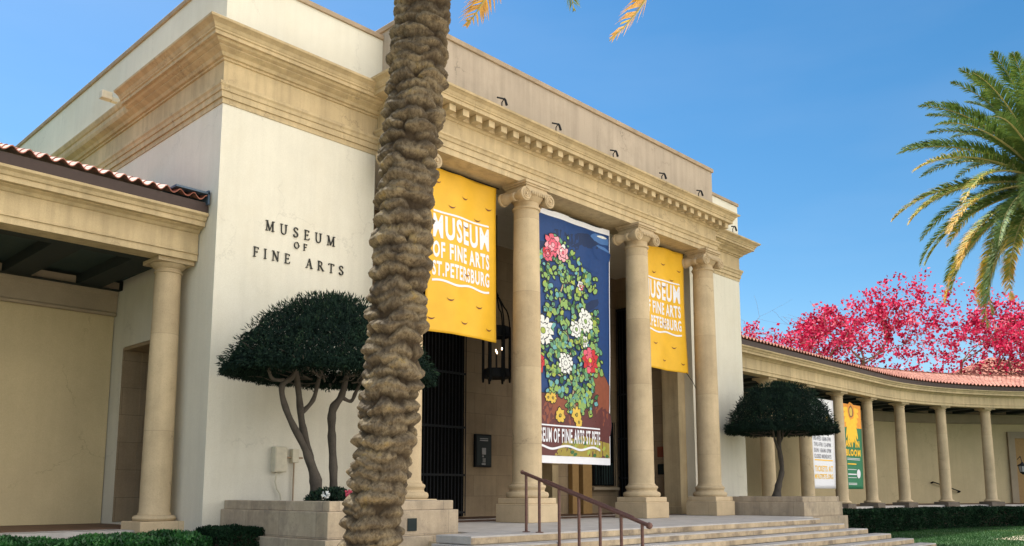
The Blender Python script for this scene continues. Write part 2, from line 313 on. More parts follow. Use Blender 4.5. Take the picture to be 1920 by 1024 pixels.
EWL = [(-.1,9.642),(.245,9.642),(.27,9.70),(.27,9.80),(.30,9.82),(.34,9.90),(.34,9.93),(-.02,9.95),(-.1,9.9)]
MB().sweep([(0,30),(0,0),(A1+.02,0)], EWA).sweep([(0,4.17),(0,0),(A1+.02,0)], EWC).sweep([(0,30),(0,4.172)], EWL).build('entablature', M['stone'], bld)
MB().sweep([(A4-.02,0),(W,0),(W,30)], EWA).sweep([(A4-.02,0),(W,0),(W,4.17)], EWC).sweep([(W,4.172),(W,30)], EWL).build('entablature', M['stone'], bld)
EP = [(-.1,8.654),(0,8.654),(0,8.80),(.03,8.806),(.03,8.955),(.06,8.965),(.085,9.03),(.12,9.06),(.12,9.10),(0,9.125),(0,9.50),(.03,9.51),(.06,9.55),(.12,9.56),(.10,9.57),(.10,9.575),(.10,9.745),(.36,9.75),(.42,9.75),(.42,9.84),(.45,9.855),(.45,9.88),(.47,9.90),(.50,9.96),(.56,10.0),(.60,10.015),(.615,10.06),(.60,10.07),(-.1,10.09)]
ent = MB().sweep([(A1,-.02),(A1,-1.066),(A4,-1.066),(A4,-.02)], EP).build('entablature', M['stone'], bld)
dn = MB(); n = 32; L = (A4+.28)-(A1-.28)
for i in range(n+1):
    x = A1-.28+.11+(L-.22)*i/n; dn.box(x-.10, x+.10, -1.066-.335, -1.066-.09, 9.575, 9.743)
for y in (-.95, -.53): dn.box(A4+.09, A4+.335, y-.10, y+.10, 9.575, 9.743)
dn.build('dentil_band', M['stone'], ent, .006)
MB().box(A1+.08,A4-.08,-1.0,.9,8.656,10.03).build('soffit_beam', M['stone'], bld)
cl = MB().box(A1,XR,.9,3.2,9.0,10.0).build('loggia_ceiling', M['band'], bld)
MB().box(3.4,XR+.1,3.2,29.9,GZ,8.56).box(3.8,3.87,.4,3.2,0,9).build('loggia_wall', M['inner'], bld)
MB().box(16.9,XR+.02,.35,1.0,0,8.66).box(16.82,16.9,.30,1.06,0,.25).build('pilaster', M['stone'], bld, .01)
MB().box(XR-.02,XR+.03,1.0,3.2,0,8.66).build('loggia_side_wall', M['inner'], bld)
# floor of the loggia
MB().box(A1-.1,XR+.02,.2,3.2,-.2,.012).build('loggia_floor', M['tile_floor'], bld)
MB().box(A1-.1,XR+.02,1.1,1.3,0,.022).build('floor_border', M['tread'], bld)
# gates
def gate(x0, x1, y, z1, axis='x'):
    if axis == 'x': g = MB().box(x0,x1,y-.02,y+.04,.03,z1)
    else: g = MB().box(y-.04,y+.02,x0,x1,.03,z1)
    g = g.build('gate', M['void'], bld); b = MB(); k = int((x1-x0)/.13)
    for i in range(k+1):
        q = x0+(x1-x0)*i/k
        b.tube([(q,y-.09,.05),(q,y-.09,z1)], .018, 6) if axis == 'x' else b.tube([(y-.09,q,.05),(y-.09,q,z1)], .018, 6)
    for z in (.12, 1.2, 2.6, 4.2, z1-.1):
        b.box(x0,x1,y-.115,y-.065,z,z+.06) if axis == 'x' else b.box(y-.115,y-.065,x0,x1,z,z+.06)
    b.build('bars', M['bars'], g)
gate(7.2, 9.62, 3.15, 7.6); gate(1.75, 3.1, XR-.05, 7.4, 'y'); gate(4.0, 4.9, 3.15, 7.6)
# barred window, sill, dado, pilasters on the back wall
wn = MB().box(15.7,16.95,3.14,3.19,.95,3.2).build('window', M['void'], bld)
b = MB()
for i in range(7): b.box(15.86+i*.15,15.93+i*.15,3.10,3.13,1.0,1.75)
b.build('shutter', M['ceil2'], wn)
b = MB()
for i in range(10): b.tube([(15.74+i*.13,3.06,.95),(15.74+i*.13,3.06,3.2)], .014, 6)
b.build('bars', M['dark'], wn)
MB().box(15.6,17.05,2.98,3.19,.80,.90).build('sill', M['band'], wn, .01)
MB().box(14.47,14.80,3.0,3.19,.0,3.4).box(14.98,15.46,2.96,3.19,0,3.4).build('pilaster', M['ochre'], bld, .01)
MB().box(13.1,13.4,2.7,3.19,.0,1.62).box(13.05,13.45,2.65,3.19,1.62,1.72).build('pedestal', M['stone'], bld, .01)
# side doorway inside the left arcade
MB().box(.45,1.19,4.2,4.279,.09,4.0).box(.03,.45,4.22,4.279,.09,4.0).box(.03,1.19,2.0,4.2,3.94,4.015).build('door_surround', M['inner'], bld)
MB().box(1.1,1.19,2.0,4.2,.09,3.94).build('door', M['void'], bld)
MB().box(.62,.72,3.3,3.42,.09,3.9).build('door_leaf', M['dark'], bld)
# columns
def volute(mb, x, z, y, r, sgn):
    pts = []; rr = []
    for i in range(46):
        t = i/45; a = PI/2+sgn*(-t)*2*PI*2.15; q = r*(1-.80*t)
        pts.append((x+q*math.cos(a), y, z+q*math.sin(a))); rr.append(.026*(1-.55*t))
    mb.tube(pts, rr, 6)
def make_portico_column():
    c = bpy.data.objects.new('column', None); C.objects.link(c); c.parent = bld; c.location = (0,0,0)
    off = wloc(bld)
    # local mesh coordinates: built around (0,0) with the parent's offset cancelled
    ox, oy = off.x, off.y
    prof = [(.372,.98)]
    for i in range(15):
        t = i/14; prof.append((.372-.042*t**1.8, 1.0+6.95*t))
    sh = MB().lathe(ox, oy, [(.40,.93),(.40,.955),(.376,.985)]+prof[1:]+[(.33,7.96),(.365,7.98),(.372,8.01),(.36,8.04),(.328,8.05),(.328,8.16)], 56).build('shaft', M['column'], c, smooth=True)
    MB().lathe(ox, oy, [(.50,.59),(.525,.61),(.54,.66),(.53,.71),(.50,.735),(.455,.745),(.435,.78),(.445,.82),(.46,.835),(.47,.86),(.465,.89),(.44,.91),(.40,.93)], 56).build('base', M['column'], c, smooth=True)
    s = .5555
    MB().box(ox-s,ox+s,oy-s,oy+s,0,.45).box(ox-s+.04,ox+s-.04,oy-s+.04,oy+s-.04,.45,.592).build('plinth', M['plinth'], c, .018, seg=2)
    k = MB(); k.lathe(ox, oy, [(.328,8.16),(.35,8.18),(.40,8.24),(.44,8.30),(.44,8.36)], 48)
    k.box(ox-.44,ox+.44,oy-.40,oy+.40,8.34,8.47)
    k.box(ox-.40,ox+.40,oy-.37,oy+.37,8.47,8.53).box(ox-.43,ox+.43,oy-.40,oy+.40,8.53,8.58).box(ox-.46,ox+.46,oy-.43,oy+.43,8.58,8.656)
    cap = k.build('capital', M['column'], c, .008)
    for sx in (-1, 1):
        k = MB(); x = ox+sx*.455; z = 8.26
        prof = [(.15,oy-.43),(.178,oy-.42),(.178,oy-.37),(.155,oy-.35),(.16,oy-.31),(.14,oy-.24),(.095,oy-.13),(.085,oy-.07),(.115,oy-.05),(.115,oy+.05),(.085,oy+.07),(.095,oy+.13),(.14,oy+.24),(.16,oy+.31),(.155,oy+.35),(.178,oy+.37),(.178,oy+.42),(.15,oy+.43)]
        k.lathe(x, 0, prof, 28, 'y', z)
        for y in (oy-.435, oy+.435):
            volute(k, x, z, y, .155, -sx); k.lathe(x, 0, [(.0,y-.03),(.03,y-.028),(.04,y),(.03,y+.028),(0,y+.03)], 12, 'y', z, cap=False)
        k.build('volute', M['column'], cap, smooth=True)
    for y in (oy-.44, oy+.44):
        k = MB()
        for i in range(7):
            x = ox-.24+.08*i; k.lathe(x, y, [(0,8.27),(.022,8.285),(.034,8.32),(.03,8.36),(.012,8.385)], 10)
        k.build('egg_moulding', M['column'], cap, smooth=True)
    return c
proto = make_portico_column(); COLX = [4.114, 8.039, 12.911, 16.656]; COLY = -.9
for i, x in enumerate(COLX):
    c = proto if i == 0 else copy_tree(proto, bld)
    c.location = (x-10.385, COLY, 0)
# ------------------------------------------------------------------ steps and cheek blocks
st = empty('entrance_steps', (9, -5, GZ), 'broad flight of weathered stone steps with grey treads below the portico', 'steps')
FE, TR, RI = -4.896, .388, .149
MB().box(3.46,17.33,FE+.9,.3,GZ,0).box(2.35,15.82,FE,FE+.9,-RI+.01,.0).build('landing', M['tread'], st, .014)
for i in range(1, 8):
    z = -RI*i
    if z < GZ-.1: break
    MB().box(2.35-.1*i, 15.82+.67*i, FE-TR*i, FE-TR*(i-1)+.06 if i > 1 else FE+.9, max(z-RI+.01, GZ-.02) if i < 6 else GZ-.02, z).build('step', M['tread'], st, .014)
MB().box(2.45,15.7,FE+.03,FE+1.2,GZ,-RI+.02).build('step_core', M['plinth'], st)
def riserband():
    b = MB()
    for i in range(0, 6):
        z = -RI*i; x0, x1 = 2.35-.1*i, 15.82+.67*i; y = FE-TR*i
        b.box(x0+.004, x1-.004, y-.003, y+.01, z-RI+.015, z-.03)
    return b
riserband().build('riser_facing', M['riser'], st)
def planter(x0, x1, name_label, flip):
    p = empty('stone_planter', ((x0+x1)/2, -1.8, GZ), name_label, 'planter', 'stone planters flanking the steps')
    y0, y1, t = -3.52, .015, .22
    b = MB(); b.box(x0,x1,y0,y0+t,.42,.59).box(x0,x0+t,y0+t,y1,.42,.59).box(x1-t,x1,y0+t,y1,.42,.59)
    b.build('rim', M['planter'], p, .014)
    MB().box(x0-.07,x1+.07,y0-.07,y1,-.03,.42).build('body', M['planter'], p, .014)
    MB().box(x0-.18,x1+.20,y0-.18,y1,GZ-.02,-.03).build('base_course', M['planter'], p, .014)
    s = MB().box(x0+t,x1-t,y0+t,y1-.02,.42,.56).build('soil', M['soil'], p)
    return p
planter(.45, 3.19, 'pitted stone planter with the gnarled tree, left of the steps behind the palm trunk', 0)
planter(17.683, 20.35, 'pitted stone planter holding the single stemmed umbrella tree, right of the steps', 1)
# small green box on the left block
MB().box(2.04,2.24,-3.61,-3.585,.06,.28).build('junction_box', M['screen'])
tag(bpy.data.objects['junction_box'], 'small dark green square box fixed to the front of the left stone block', 'utility box')
# ------------------------------------------------------------------ wall lettering
GL = {  # strokes (x0,y0,x1,y1,w) in a unit height cell, polylines as lists
 'M': (.95, [[(.14,0),(.16,1)],[(.16,1),(.47,.05)],[(.47,.05),(.78,1)],[(.78,1),(.82,0)]], [(.14,0,.13),(.82,0,.15),(.12,1,.13),(.84,1,.13)], [.06,.13,.07,.13]),
 'U': (.82, [[(.16,1),(.16,.35),(.20,.15),(.30,.04),(.42,.01),(.55,.04),(.64,.15),(.67,.35),(.67,1)]], [(.16,1,.14),(.67,1,.14)], [.10]),
 'S': (.62, [[(.55,.80),(.48,.93),(.34,.985),(.20,.95),(.12,.82),(.14,.68),(.28,.56),(.42,.47),(.54,.34),(.54,.18),(.44,.05),(.28,.015),(.15,.07),(.08,.22)]], [], [.11]),
 'E': (.66, [[(.18,0),(.18,1)],[(.18,.98),(.56,.98)],[(.18,.52),(.46,.52)],[(.18,.02),(.60,.02)],[(.56,.98),(.57,.82)],[(.46,.60),(.46,.44)],[(.60,.02),(.63,.20)]], [(.18,0,.12),(.18,1,.12)], [.12,.05,.05,.05,.05,.05,.05]),
 'F': (.62, [[(.18,0),(.18,1)],[(.18,.98),(.56,.98)],[(.18,.52),(.46,.52)],[(.56,.98),(.58,.80)],[(.46,.60),(.46,.44)]], [(.18,0,.14),(.18,1,.12)], [.12,.05,.05,.05,.05]),
 'I': (.36, [[(.18,0),(.18,1)]], [(.18,0,.14),(.18,1,.14)], [.12]),
 'N': (.86, [[(.16,0),(.16,1)],[(.16,1),(.70,.02)],[(.70,.0),(.70,1)]], [(.16,0,.12),(.12,1,.11),(.70,1,.12)], [.05,.13,.05]),
 'O': (.90, [[(.45+.36*math.cos(a*PI/12), .5+.47*math.sin(a*PI/12)) for a in range(25)]], [], [.08]),
 'A': (.84, [[(.12,0),(.42,1)],[(.42,1),(.72,0)],[(.22,.34),(.62,.34)]], [(.12,0,.12),(.72,0,.14)], [.05,.13,.05]),
 'R': (.80, [[(.18,0),(.18,1)],[(.18,.97),(.38,.97),(.52,.90),(.57,.75),(.52,.60),(.38,.52),(.18,.52)],[(.36,.52),(.74,.02)]], [(.18,0,.13),(.18,1,.11),(.74,.0,.10)], [.12,.08,.12]),
 'T': (.76, [[(.38,0),(.38,1)],[(.06,.97),(.70,.97)],[(.06,.98),(.04,.80)],[(.70,.98),(.72,.80)]], [(.38,0,.14)], [.12,.06,.05,.05]),
}
sg = empty('wall_lettering', (1.93, -.01, 5.9), 'raised black serif letters reading MUSEUM OF FINE ARTS on the cream left wall', 'sign')
def serif_word(word, x0, x1, z, h, gapw=.9):
    ws = [GL[c][0] if c != ' ' else gapw for c in word]; tot = sum(ws)*h; tr = ((x1-x0)-tot)/(len(word)-1); x = x0
    for c, wd in zip(word, ws):
        if c != ' ':
            adv, strokes, serifs, wts = GL[c]; b = MB(); k = 0
            for s, wt in zip(strokes, wts):
                for (ax, ay), (bx, by) in zip(s[:-1], s[1:]):
                    A = Vector((x+ax*h, 0, z+ay*h)); B = Vector((x+bx*h, 0, z+by*h)); d = B-A; k += 1
                    if d.length < 1e-5: continue
                    nrm = Vector((0,-1,0)); sd_ = d.normalized().cross(nrm); mid = (A+B)/2; dep = .014+.0004*k
                    b.obox((mid.x, .02-dep, mid.z), d, (0,1,0), sd_, d.length/2+wt*h*.22, dep, wt*h*.42)
            for sx, sy, sw in serifs:
                k += 1; dep = .014+.0004*k; b.box(x+(sx-sw)*h, x+(sx+sw)*h, .02-2*dep, .02, z+(sy-.025 if sy else -.0)*h-.002, z+(sy+.02 if sy else .045)*h)
            b.build('letter', M['letter'], sg)
        x += wd*h+tr
serif_word('MUSEUM', 1.08, 2.78, 6.115, .21)
serif_word('OF', 1.76, 2.08, 5.87, .145)
serif_word('FINE ARTS', .82, 3.03, 5.505, .205, .75)
# ------------------------------------------------------------------ printed matter helpers
def text2d(s, bold=.02):
    cu = bpy.data.curves.new('t', 'FONT'); cu.body = s; cu.offset = bold; cu.space_character = 1.0+bold*5; cu.resolution_u = 3; o = bpy.data.objects.new('t', cu); C.objects.link(o)
    dg = bpy.context.evaluated_depsgraph_get(); dg.update(); e = o.evaluated_get(dg); me = e.to_mesh()
    v = np.array([tuple(q.co)[:2] for q in me.vertices]); f = [tuple(p.vertices) for p in me.polygons]; e.to_mesh_clear()
    bpy.data.objects.remove(o); bpy.data.curves.remove(cu)
    lo, hi = v.min(0), v.max(0); return (v-lo)/(hi-lo), f
class Art:      # flat printing on a cloth: polygons in (u metres from the left, v metres from the bottom), layered
    def __init__(s): s.v = []; s.f = []; s.m = []; s.keys = []
    def key(s, k):
        if k not in s.keys: s.keys.append(k)
        return s.keys.index(k)
    def poly(s, pts, lay, k):
        n = len(s.v); s.v += [(u, v, lay) for u, v in pts]; s.f.append(tuple(range(n, n+len(pts)))); s.m.append(s.key(k))
    def rect(s, u0, u1, v0, v1, lay, k): s.poly([(u0,v0),(u1,v0),(u1,v1),(u0,v1)], lay, k)
    def text(s, t, u0, u1, v0, v1, lay, k, bold=.03, shear=0):
        v, f = text2d(t, bold); n = len(s.v)
        s.v += [(u0+(u1-u0)*a, v0+(v1-v0)*b+shear*a, lay) for a, b in v]; s.f += [tuple(i+n for i in q) for q in f]; s.m += [s.key(k)]*len(f)
    def band(s, pts, wd, lay, k):
        for (a, b), (c, d) in zip(pts[:-1], pts[1:]): s.poly([(a,b-wd/2),(c,d-wd/2),(c,d+wd/2),(a,b+wd/2)], lay, k)
    def blob(s, u, v, ru, rv, ang, lay, k, n=9, jit=.18, line=.012, pointed=0):
        q = []
        for i in range(n):
            a = 2*PI*i/n; r = 1+random.uniform(-jit, jit); x, y = ru*r*math.cos(a), rv*r*math.sin(a)*(1-pointed*max(0, math.cos(a))**2)
            q.append((x*math.cos(ang)-y*math.sin(ang), x*math.sin(ang)+y*math.cos(ang)))
        if line:
            s.poly([(u+x*(1+line/max(ru,.02)), v+y*(1+line/max(rv,.02))) for x, y in q], lay, 'lead')
        s.poly([(u+x, v+y) for x, y in q], lay+.5, k)
    def build(s, name, parent, fn):
        off = wloc(parent); me = bpy.data.meshes.new(name); me.from_pydata(s.v, [], s.f)
        for k in s.keys: me.materials.append(M[k])
        me.polygons.foreach_set('material_index', s.m); me.update(); bm = bmesh.new(); bm.from_mesh(me)
        bmesh.ops.triangulate(bm, faces=[f for f in bm.faces if len(f.verts) > 4 and f.calc_area() > .05])
        for it in range(5):
            ed = [e for e in bm.edges if e.calc_length() > .22]
            if not ed: break
            bmesh.ops.subdivide_edges(bm, edges=ed, cuts=1)
            bmesh.ops.triangulate(bm, faces=[f for f in bm.faces if len(f.verts) > 4 and f.calc_area() > .02])
        for v_ in bm.verts: v_.co = Vector(fn(v_.co.x, v_.co.y, .005+.0026*v_.co.z))-off
        bm.to_mesh(me); bm.free(); me.update(); o = bpy.data.objects.new(name, me); C.objects.link(o); o.parent = parent; return o
def cloth(parent, fn, wd, ht, mat, nu=24, nv=60, name='cloth'):
    V = [fn(wd*i/nu, ht*j/nv, 0) for j in range(nv+1) for i in range(nu+1)]; F = [(j*(nu+1)+i, j*(nu+1)+i+1, (j+1)*(nu+1)+i+1, (j+1)*(nu+1)+i) for j in range(nv) for i in range(nu)]
    o = MB().add(V, F).build(name, mat, parent, smooth=False); o.data.shade_smooth()
    s = o.modifiers.new('thickness', 'SOLIDIFY'); s.thickness = .003; s.offset = -1; return o
def hang(x0, z0, y0, amp, ph, dirx=(1, 0), flare=0, ht=4, fx=0):
    dx, dy = dirx
    def fn(u, v, o):
        t = 1-v/ht; yy = amp*(.4+.6*t)*math.sin(2.6*u+ph+.35*v)+amp*.35*math.sin(6.1*u-.7*v+ph*2)+amp*.25*math.sin(1.7*v+ph)
        yy -= flare*t*t*u; u = u*(1+fx*t*t)
        p = -(yy+o)    # outward (towards the viewer) is -y for the portico
        return (x0+dx*u+dy*(p), y0+dy*u+dx*(p) if True else 0, z0+v)
    return fn
def yellow_banner(x0, wd, z0, z1, label, flare, fx):
    ht = z1-z0; g = empty('museum_banner', (x0+wd/2, -.45, z0), label, 'banner', 'yellow banners between the portico columns')
    fn = hang(x0, z0, -.45, .055, x0, (1, 0), flare, ht, fx); cloth(g, fn, wd, ht, M['yellow'])
    a = Art(); u0, u1 = wd*.075, wd*.885
    a.rect(u0, u1, ht*.722, ht*.734, 1, 'white')
    a.text('MUSEUM', u0, u1, ht*.565, ht*.712, 1, 'white', .034); a.text('OF FINE ARTS', u0, u1, ht*.445, ht*.545, 1, 'white', .034); a.text('ST.PETERSBURG', u0, u1, ht*.335, ht*.425, 1, 'white', .03)
    a.band([(u0+(u1-u0)*i/30, ht*.305+ht*.008*math.sin(i/30*4*PI)) for i in range(31)], .055, 1, 'white'); a.build('lettering', g, fn)
    b = Art()
    for u, v in ((.13,.93),(.52,.88),(.33,.80),(.72,.77),(.88,.86),(.53,.70),(.54,.40),(.30,.225),(.72,.215),(.08,.10),(.50,.10),(.88,.09)):
        cu, cv = u*wd, v*ht; r = .12
        for i in range(8):
            a0, a1 = PI*1.12+.76*PI*i/8, PI*1.12+.76*PI*(i+1)/8; t0, t1 = .036*math.sin(PI*i/8), .036*math.sin(PI*(i+1)/8)
            b.poly([(cu+(r-t0)*math.cos(a0), cv+(r-t0)*math.sin(a0)), (cu+(r)*math.cos(a0), cv+(r)*math.sin(a0)), (cu+(r)*math.cos(a1), cv+(r)*math.sin(a1)), (cu+(r-t1)*math.cos(a1), cv+(r-t1)*math.sin(a1))], 2, 'brown')
    b.build('wind_slit', g, fn)
    MB().tube([(x0-.1,-.45,z1),(x0+wd+.1,-.45,z1)], .018, 8).build('rod', M['dark'], g)
    return g, fn
yellow_banner(5.06, 2.32, 4.50, 8.56, 'bright yellow museum banner between the palm trunk and the hanging lantern', .0, .04)
g3, fn3 = yellow_banner(13.72, 2.40, 4.56, 8.56, 'bright yellow museum banner between the two right hand portico columns', .0, .05)
MB().tube([(16.1,-.47,4.62),(16.3,-.6,4.3),(16.45,-.75,3.85)], .012, 6).build('tie_rope', M['dark'], g3)
# floral banner
g2 = empty('floral_banner', (10.35, -.45, 1.5), 'tall dark blue banner of pink, red and white flowers hanging in the central bay', 'banner')
bx, bw, bz, bh = 8.62, 3.52, 1.50, 6.98
fnb = hang(bx, bz, -.45, .03, 2.2, (1, 0), .02, bh); cloth(g2, fnb, bw, bh, M['deepblue'], 30, 80)
a = Art(); a.rect(0, bw, bh-.17, bh, .5, 'white'); a.rect(0, bw, 0, .20, .5, 'white'); a.rect(bw-.03, bw, .2, bh-.17, .5, 'white')
random.seed(5)
for i in range(16): a.blob(random.uniform(.6,3.2), random.uniform(bh*.62, bh*.93), random.uniform(.25,.7), random.uniform(.10,.3), random.uniform(-.6,.6), 1, random.choice(['navy','navy','deepblue']), line=0)
a.blob(3.05, bh-.35, .42, .13, -.1, 2, 'skyblue', line=0); a.blob(3.2, bh-.62, .3, .05, -.2, 2, 'skyblue', line=0); a.blob(3.15, bh-.28, .2, .04, 0, 2.6, 'petal', line=0)
for u, v, ru, rv, k in ((3.15,1.8,.35,.8,'rust'),(2.6,1.5,.45,.6,'maroon'),(3.2,1.15,.4,.5,'maroon'),(1.2,1.35,.75,.5,'rust'),(1.9,1.5,.4,.5,'rust'),(.5,1.3,.6,.55,'maroon'),(2.0,1.1,1.2,.28,'maroon'),(2.9,2.4,.35,.45,'rust')):
    a.blob(u, v, ru, rv, 0, 2.2+random.random()*.5, k, 11, .12, .02)
a.poly([(.03,.2),(bw-.03,.2),(bw-.03,.95),(2.4,1.0),(1.3,.85),(.03,.95)], 3.2, 'maroon'); a.poly([(1.0,.2),(bw-.03,.2),(bw-.03,.62),(2.2,.78),(1.4,.6)], 3.4, 'olive')
for i in range(26): a.blob(random.uniform(1.6,3.4), random.uniform(.25,.65), .09, .05, random.random(), 3.7, random.choice(['olive','leaf4','leaf1']), line=0)
def vine(pts, wd):
    for k in range(len(pts)-1):
        p, q = Vector(pts[k]), Vector(pts[k+1]); d = (q-p).normalized(); nn = Vector((-d.y, d.x))
        for w_, l, key in ((wd*1.8, 4, 'lead'), (wd, 4.3, 'stem')): a.poly([tuple(p-nn*w_), tuple(q-nn*w_), tuple(q+nn*w_), tuple(p+nn*w_)], l, key)
vine([(1.9,1.3),(1.75,1.9),(1.8,2.3),(1.55,2.7),(1.7,3.2),(1.45,3.7),(1.35,4.1),(1.2,4.6),(1.4,5.0),(1.8,5.1)], .025)
vine([(1.75,2.2),(1.2,2.4),(.8,2.5)], .02); vine([(1.8,2.2),(2.3,2.6),(2.6,3.3),(2.7,3.9)], .02)
LK = ['leaf1','leaf2','leaf3','leaf2','leaf3','leaf4','teal','leaf2','leaf2']
def leaves(n, u0, u1, v0, v1, s=(.045,.10)):
    for i in range(int(n*2.2)):
        u, v = random.uniform(u0, u1), random.uniform(v0, v1); r = random.uniform(*s); a.blob(u, v, r, r*random.uniform(.6,.95), random.uniform(0, 6.28), 5+random.random()*1.2, random.choice(LK), 8, .28, .026)
leaves(34, .75,1.9, 5.0,6.35); leaves(26, 1.3,2.5, 4.6,5.9); leaves(34, .6,2.3, 4.0,4.9); leaves(50, .9,2.9, 3.2,4.0); leaves(26, 2.0,3.0, 3.5,4.5)
leaves(75, .4,3.1, 2.5,3.4); leaves(55, .7,2.9, 1.7,2.6); leaves(24, 1.5,2.6, 1.4,2.0); leaves(12, 2.2,2.9, 5.0,5.5); leaves(10, .35,.8,5.0,5.8)
def flower(u, v, r, n, k1, k2, kc, rot=0, lay=7, layers=2):
    r *= .80
    for L_ in range(layers):
        rr = r*(1-.42*L_)*random.uniform(.9,1.1)
        for i in range(n):
            an = rot+2*PI*i/n+L_*.3; a.blob(u+rr*.62*math.cos(an), v+rr*.62*math.sin(an), rr*.42, rr*.42*math.sin(PI/n)*1.9, an+random.uniform(-.2,.2), lay+L_*.9+.05*(i%3), random.choice([k1,k1,k2]), 8, .34, .022)
    a.blob(u, v, r*.2, r*.2, 0, lay+2.1, kc, 8, .1, .016)
flower(.95,6.0,.40,8,'pink','rose','rose',.2); flower(1.35,5.85,.30,7,'rose','petal','pink',.5); flower(.75,5.72,.25,7,'pink','red','rose')
flower(2.35,4.05,.42,10,'petal','petal','leaf2',.1); flower(1.9,3.75,.32,8,'petal','petal','leaf2'); flower(.55,3.55,.55,12,'petal','petal','leaf4'); flower(2.3,3.45,.2,7,'petal','leaf2','leaf4')
flower(2.55,2.95,.45,9,'red','pink','gold',.3); flower(.30,2.65,.42,8,'red','red','maroon'); flower(1.45,2.75,.36,11,'petal','petal','petal'); flower(2.15,5.05,.18,6,'pink','petal','gold')
for u, v, r in ((.95,1.75,.2),(1.25,1.30,.22),(1.9,1.35,.28),(2.0,1.15,.2),(.75,1.75,.14)): flower(u, v, r, 7, 'gold','gold','olive', random.random(), 7, 1)
a.build('floral_print', g2, fnb)
a = Art(); a.rect(.12, 3.02, .99, 1.03, 5.2*1.7, 'white'); a.text('MUSEUM OF FINE ARTS ST.PETE', .12, 3.02, .55, .94, 9, 'white', .025)
a.band([(.12+2.9*i/40, .43+.045*math.sin(i/40*5*PI+.5)) for i in range(41)], .06, 9, 'white'); a.build('lettering', g2, fnb)
MB().tube([(bx-.05,-.45,bz+bh),(bx+bw+.05,-.45,bz+bh)], .02, 8).build('rod', M['dark'], g2)
# ------------------------------------------------------------------ arcades
def arc_path(kind):
    if kind == 'left': return [(-16+.5*i, .735) for i in range(33)]
    P = [(20.78, .735)]+[(21.5+1.0*i, .735) for i in range(14)]; P.append((35.5, .735)); Rr = 19
    for i in range(1, 34): th = R(i*1.8); P.append((35.5+Rr*math.sin(th), .735-Rr+Rr*math.cos(th)))
    return P
def at_path(P, s, e):
    for (a, b), (c, d) in zip(P[:-1], P[1:]):
        L = math.hypot(c-a, d-b)
        if s <= L or (c, d) == P[-1]:
            t = s/L; dx, dy = (c-a)/L, (d-b)/L; return (a+dx*s+dy*e, b+dy*s-dx*e, math.atan2(dy, dx))
        s -= L
def plen(P): return sum(math.hypot(c-a, d-b) for (a, b), (c, d) in zip(P[:-1], P[1:]))
AE = [(-.45,5.37),(0,5.37),(0,5.50),(.03,5.505),(.03,5.53),(.0,5.545),(0,5.93),(.03,5.94),(.08,5.99),(.16,6.02),(.16,6.03),(.27,6.035),(.27,6.13),(.30,6.14),(.33,6.20),(.39,6.24),(.40,6.285),(-.45,6.30)]
def tile_roof(P, name, parent, s0, s1, e0, e1, z0, slope, back, pitch=.27, row=.34):
    ns = int((s1-s0)/pitch*8); es = []; e = e0
    width = e0-e1; nr = int(width/row)
    for k in range(nr):
        es += [(e0-k*row, 0.0, k), (e0-(k+1)*row+.004, .0, k+.999)]
    V = []; F = []
    # precomputed stations
    S = np.linspace(s0, s1, ns+1); st_ = [at_path(P, s, 0) for s in S]
    for (e, _, kk) in es:
        rise = (e0-e); z = z0+rise*slope if e > e1+back else 0
        fr = kk-int(kk); lift = .022*(1-fr)
        for s, (x, y, an) in zip(S, st_):
            ph = (s/pitch)%1; cc = math.cos(2*PI*ph); wv = .062*(cc if cc > 0 else cc*.6)
            zz = z0+min(rise, width-back)*slope-max(0, rise-(width-back))*slope+wv+lift+.004*math.sin(s*31.7+int(kk)*5.1)
            V.append((x+math.sin(an)*e, y-math.cos(an)*e, zz))
    m = ns+1
    for k in range(len(es)-1):
        for i in range(ns): F.append((k*m+i, k*m+i+1, (k+1)*m+i+1, (k+1)*m+i))
    nfront = len(V)          # eave lip thickness
    for s, (x, y, an) in zip(S, st_):
        v = V[len(V)-nfront] if False else None
    base = [V[i] for i in range(m)]; V += [(x, y, z-.022) for x, y, z in base]
    for i in range(ns): F.append((nfront+i, nfront+i+1, i+1, i))
    # under tiles
    V2 = [(x-math.sin(st_[i][2])*.45, y+math.cos(st_[i][2])*.45, z+.45*slope-.022) for i, (x, y, z) in enumerate(base)]; nb = len(V); V += V2
    for i in range(ns): F.append((nb+i, nb+i+1, nfront+i+1, nfront+i))
    o = arr_mesh(name, V, F, M['tile'], parent, smooth=True)
    try: o.data.set_sharp_from_angle(angle=R(35))
    except Exception: pass
    return o
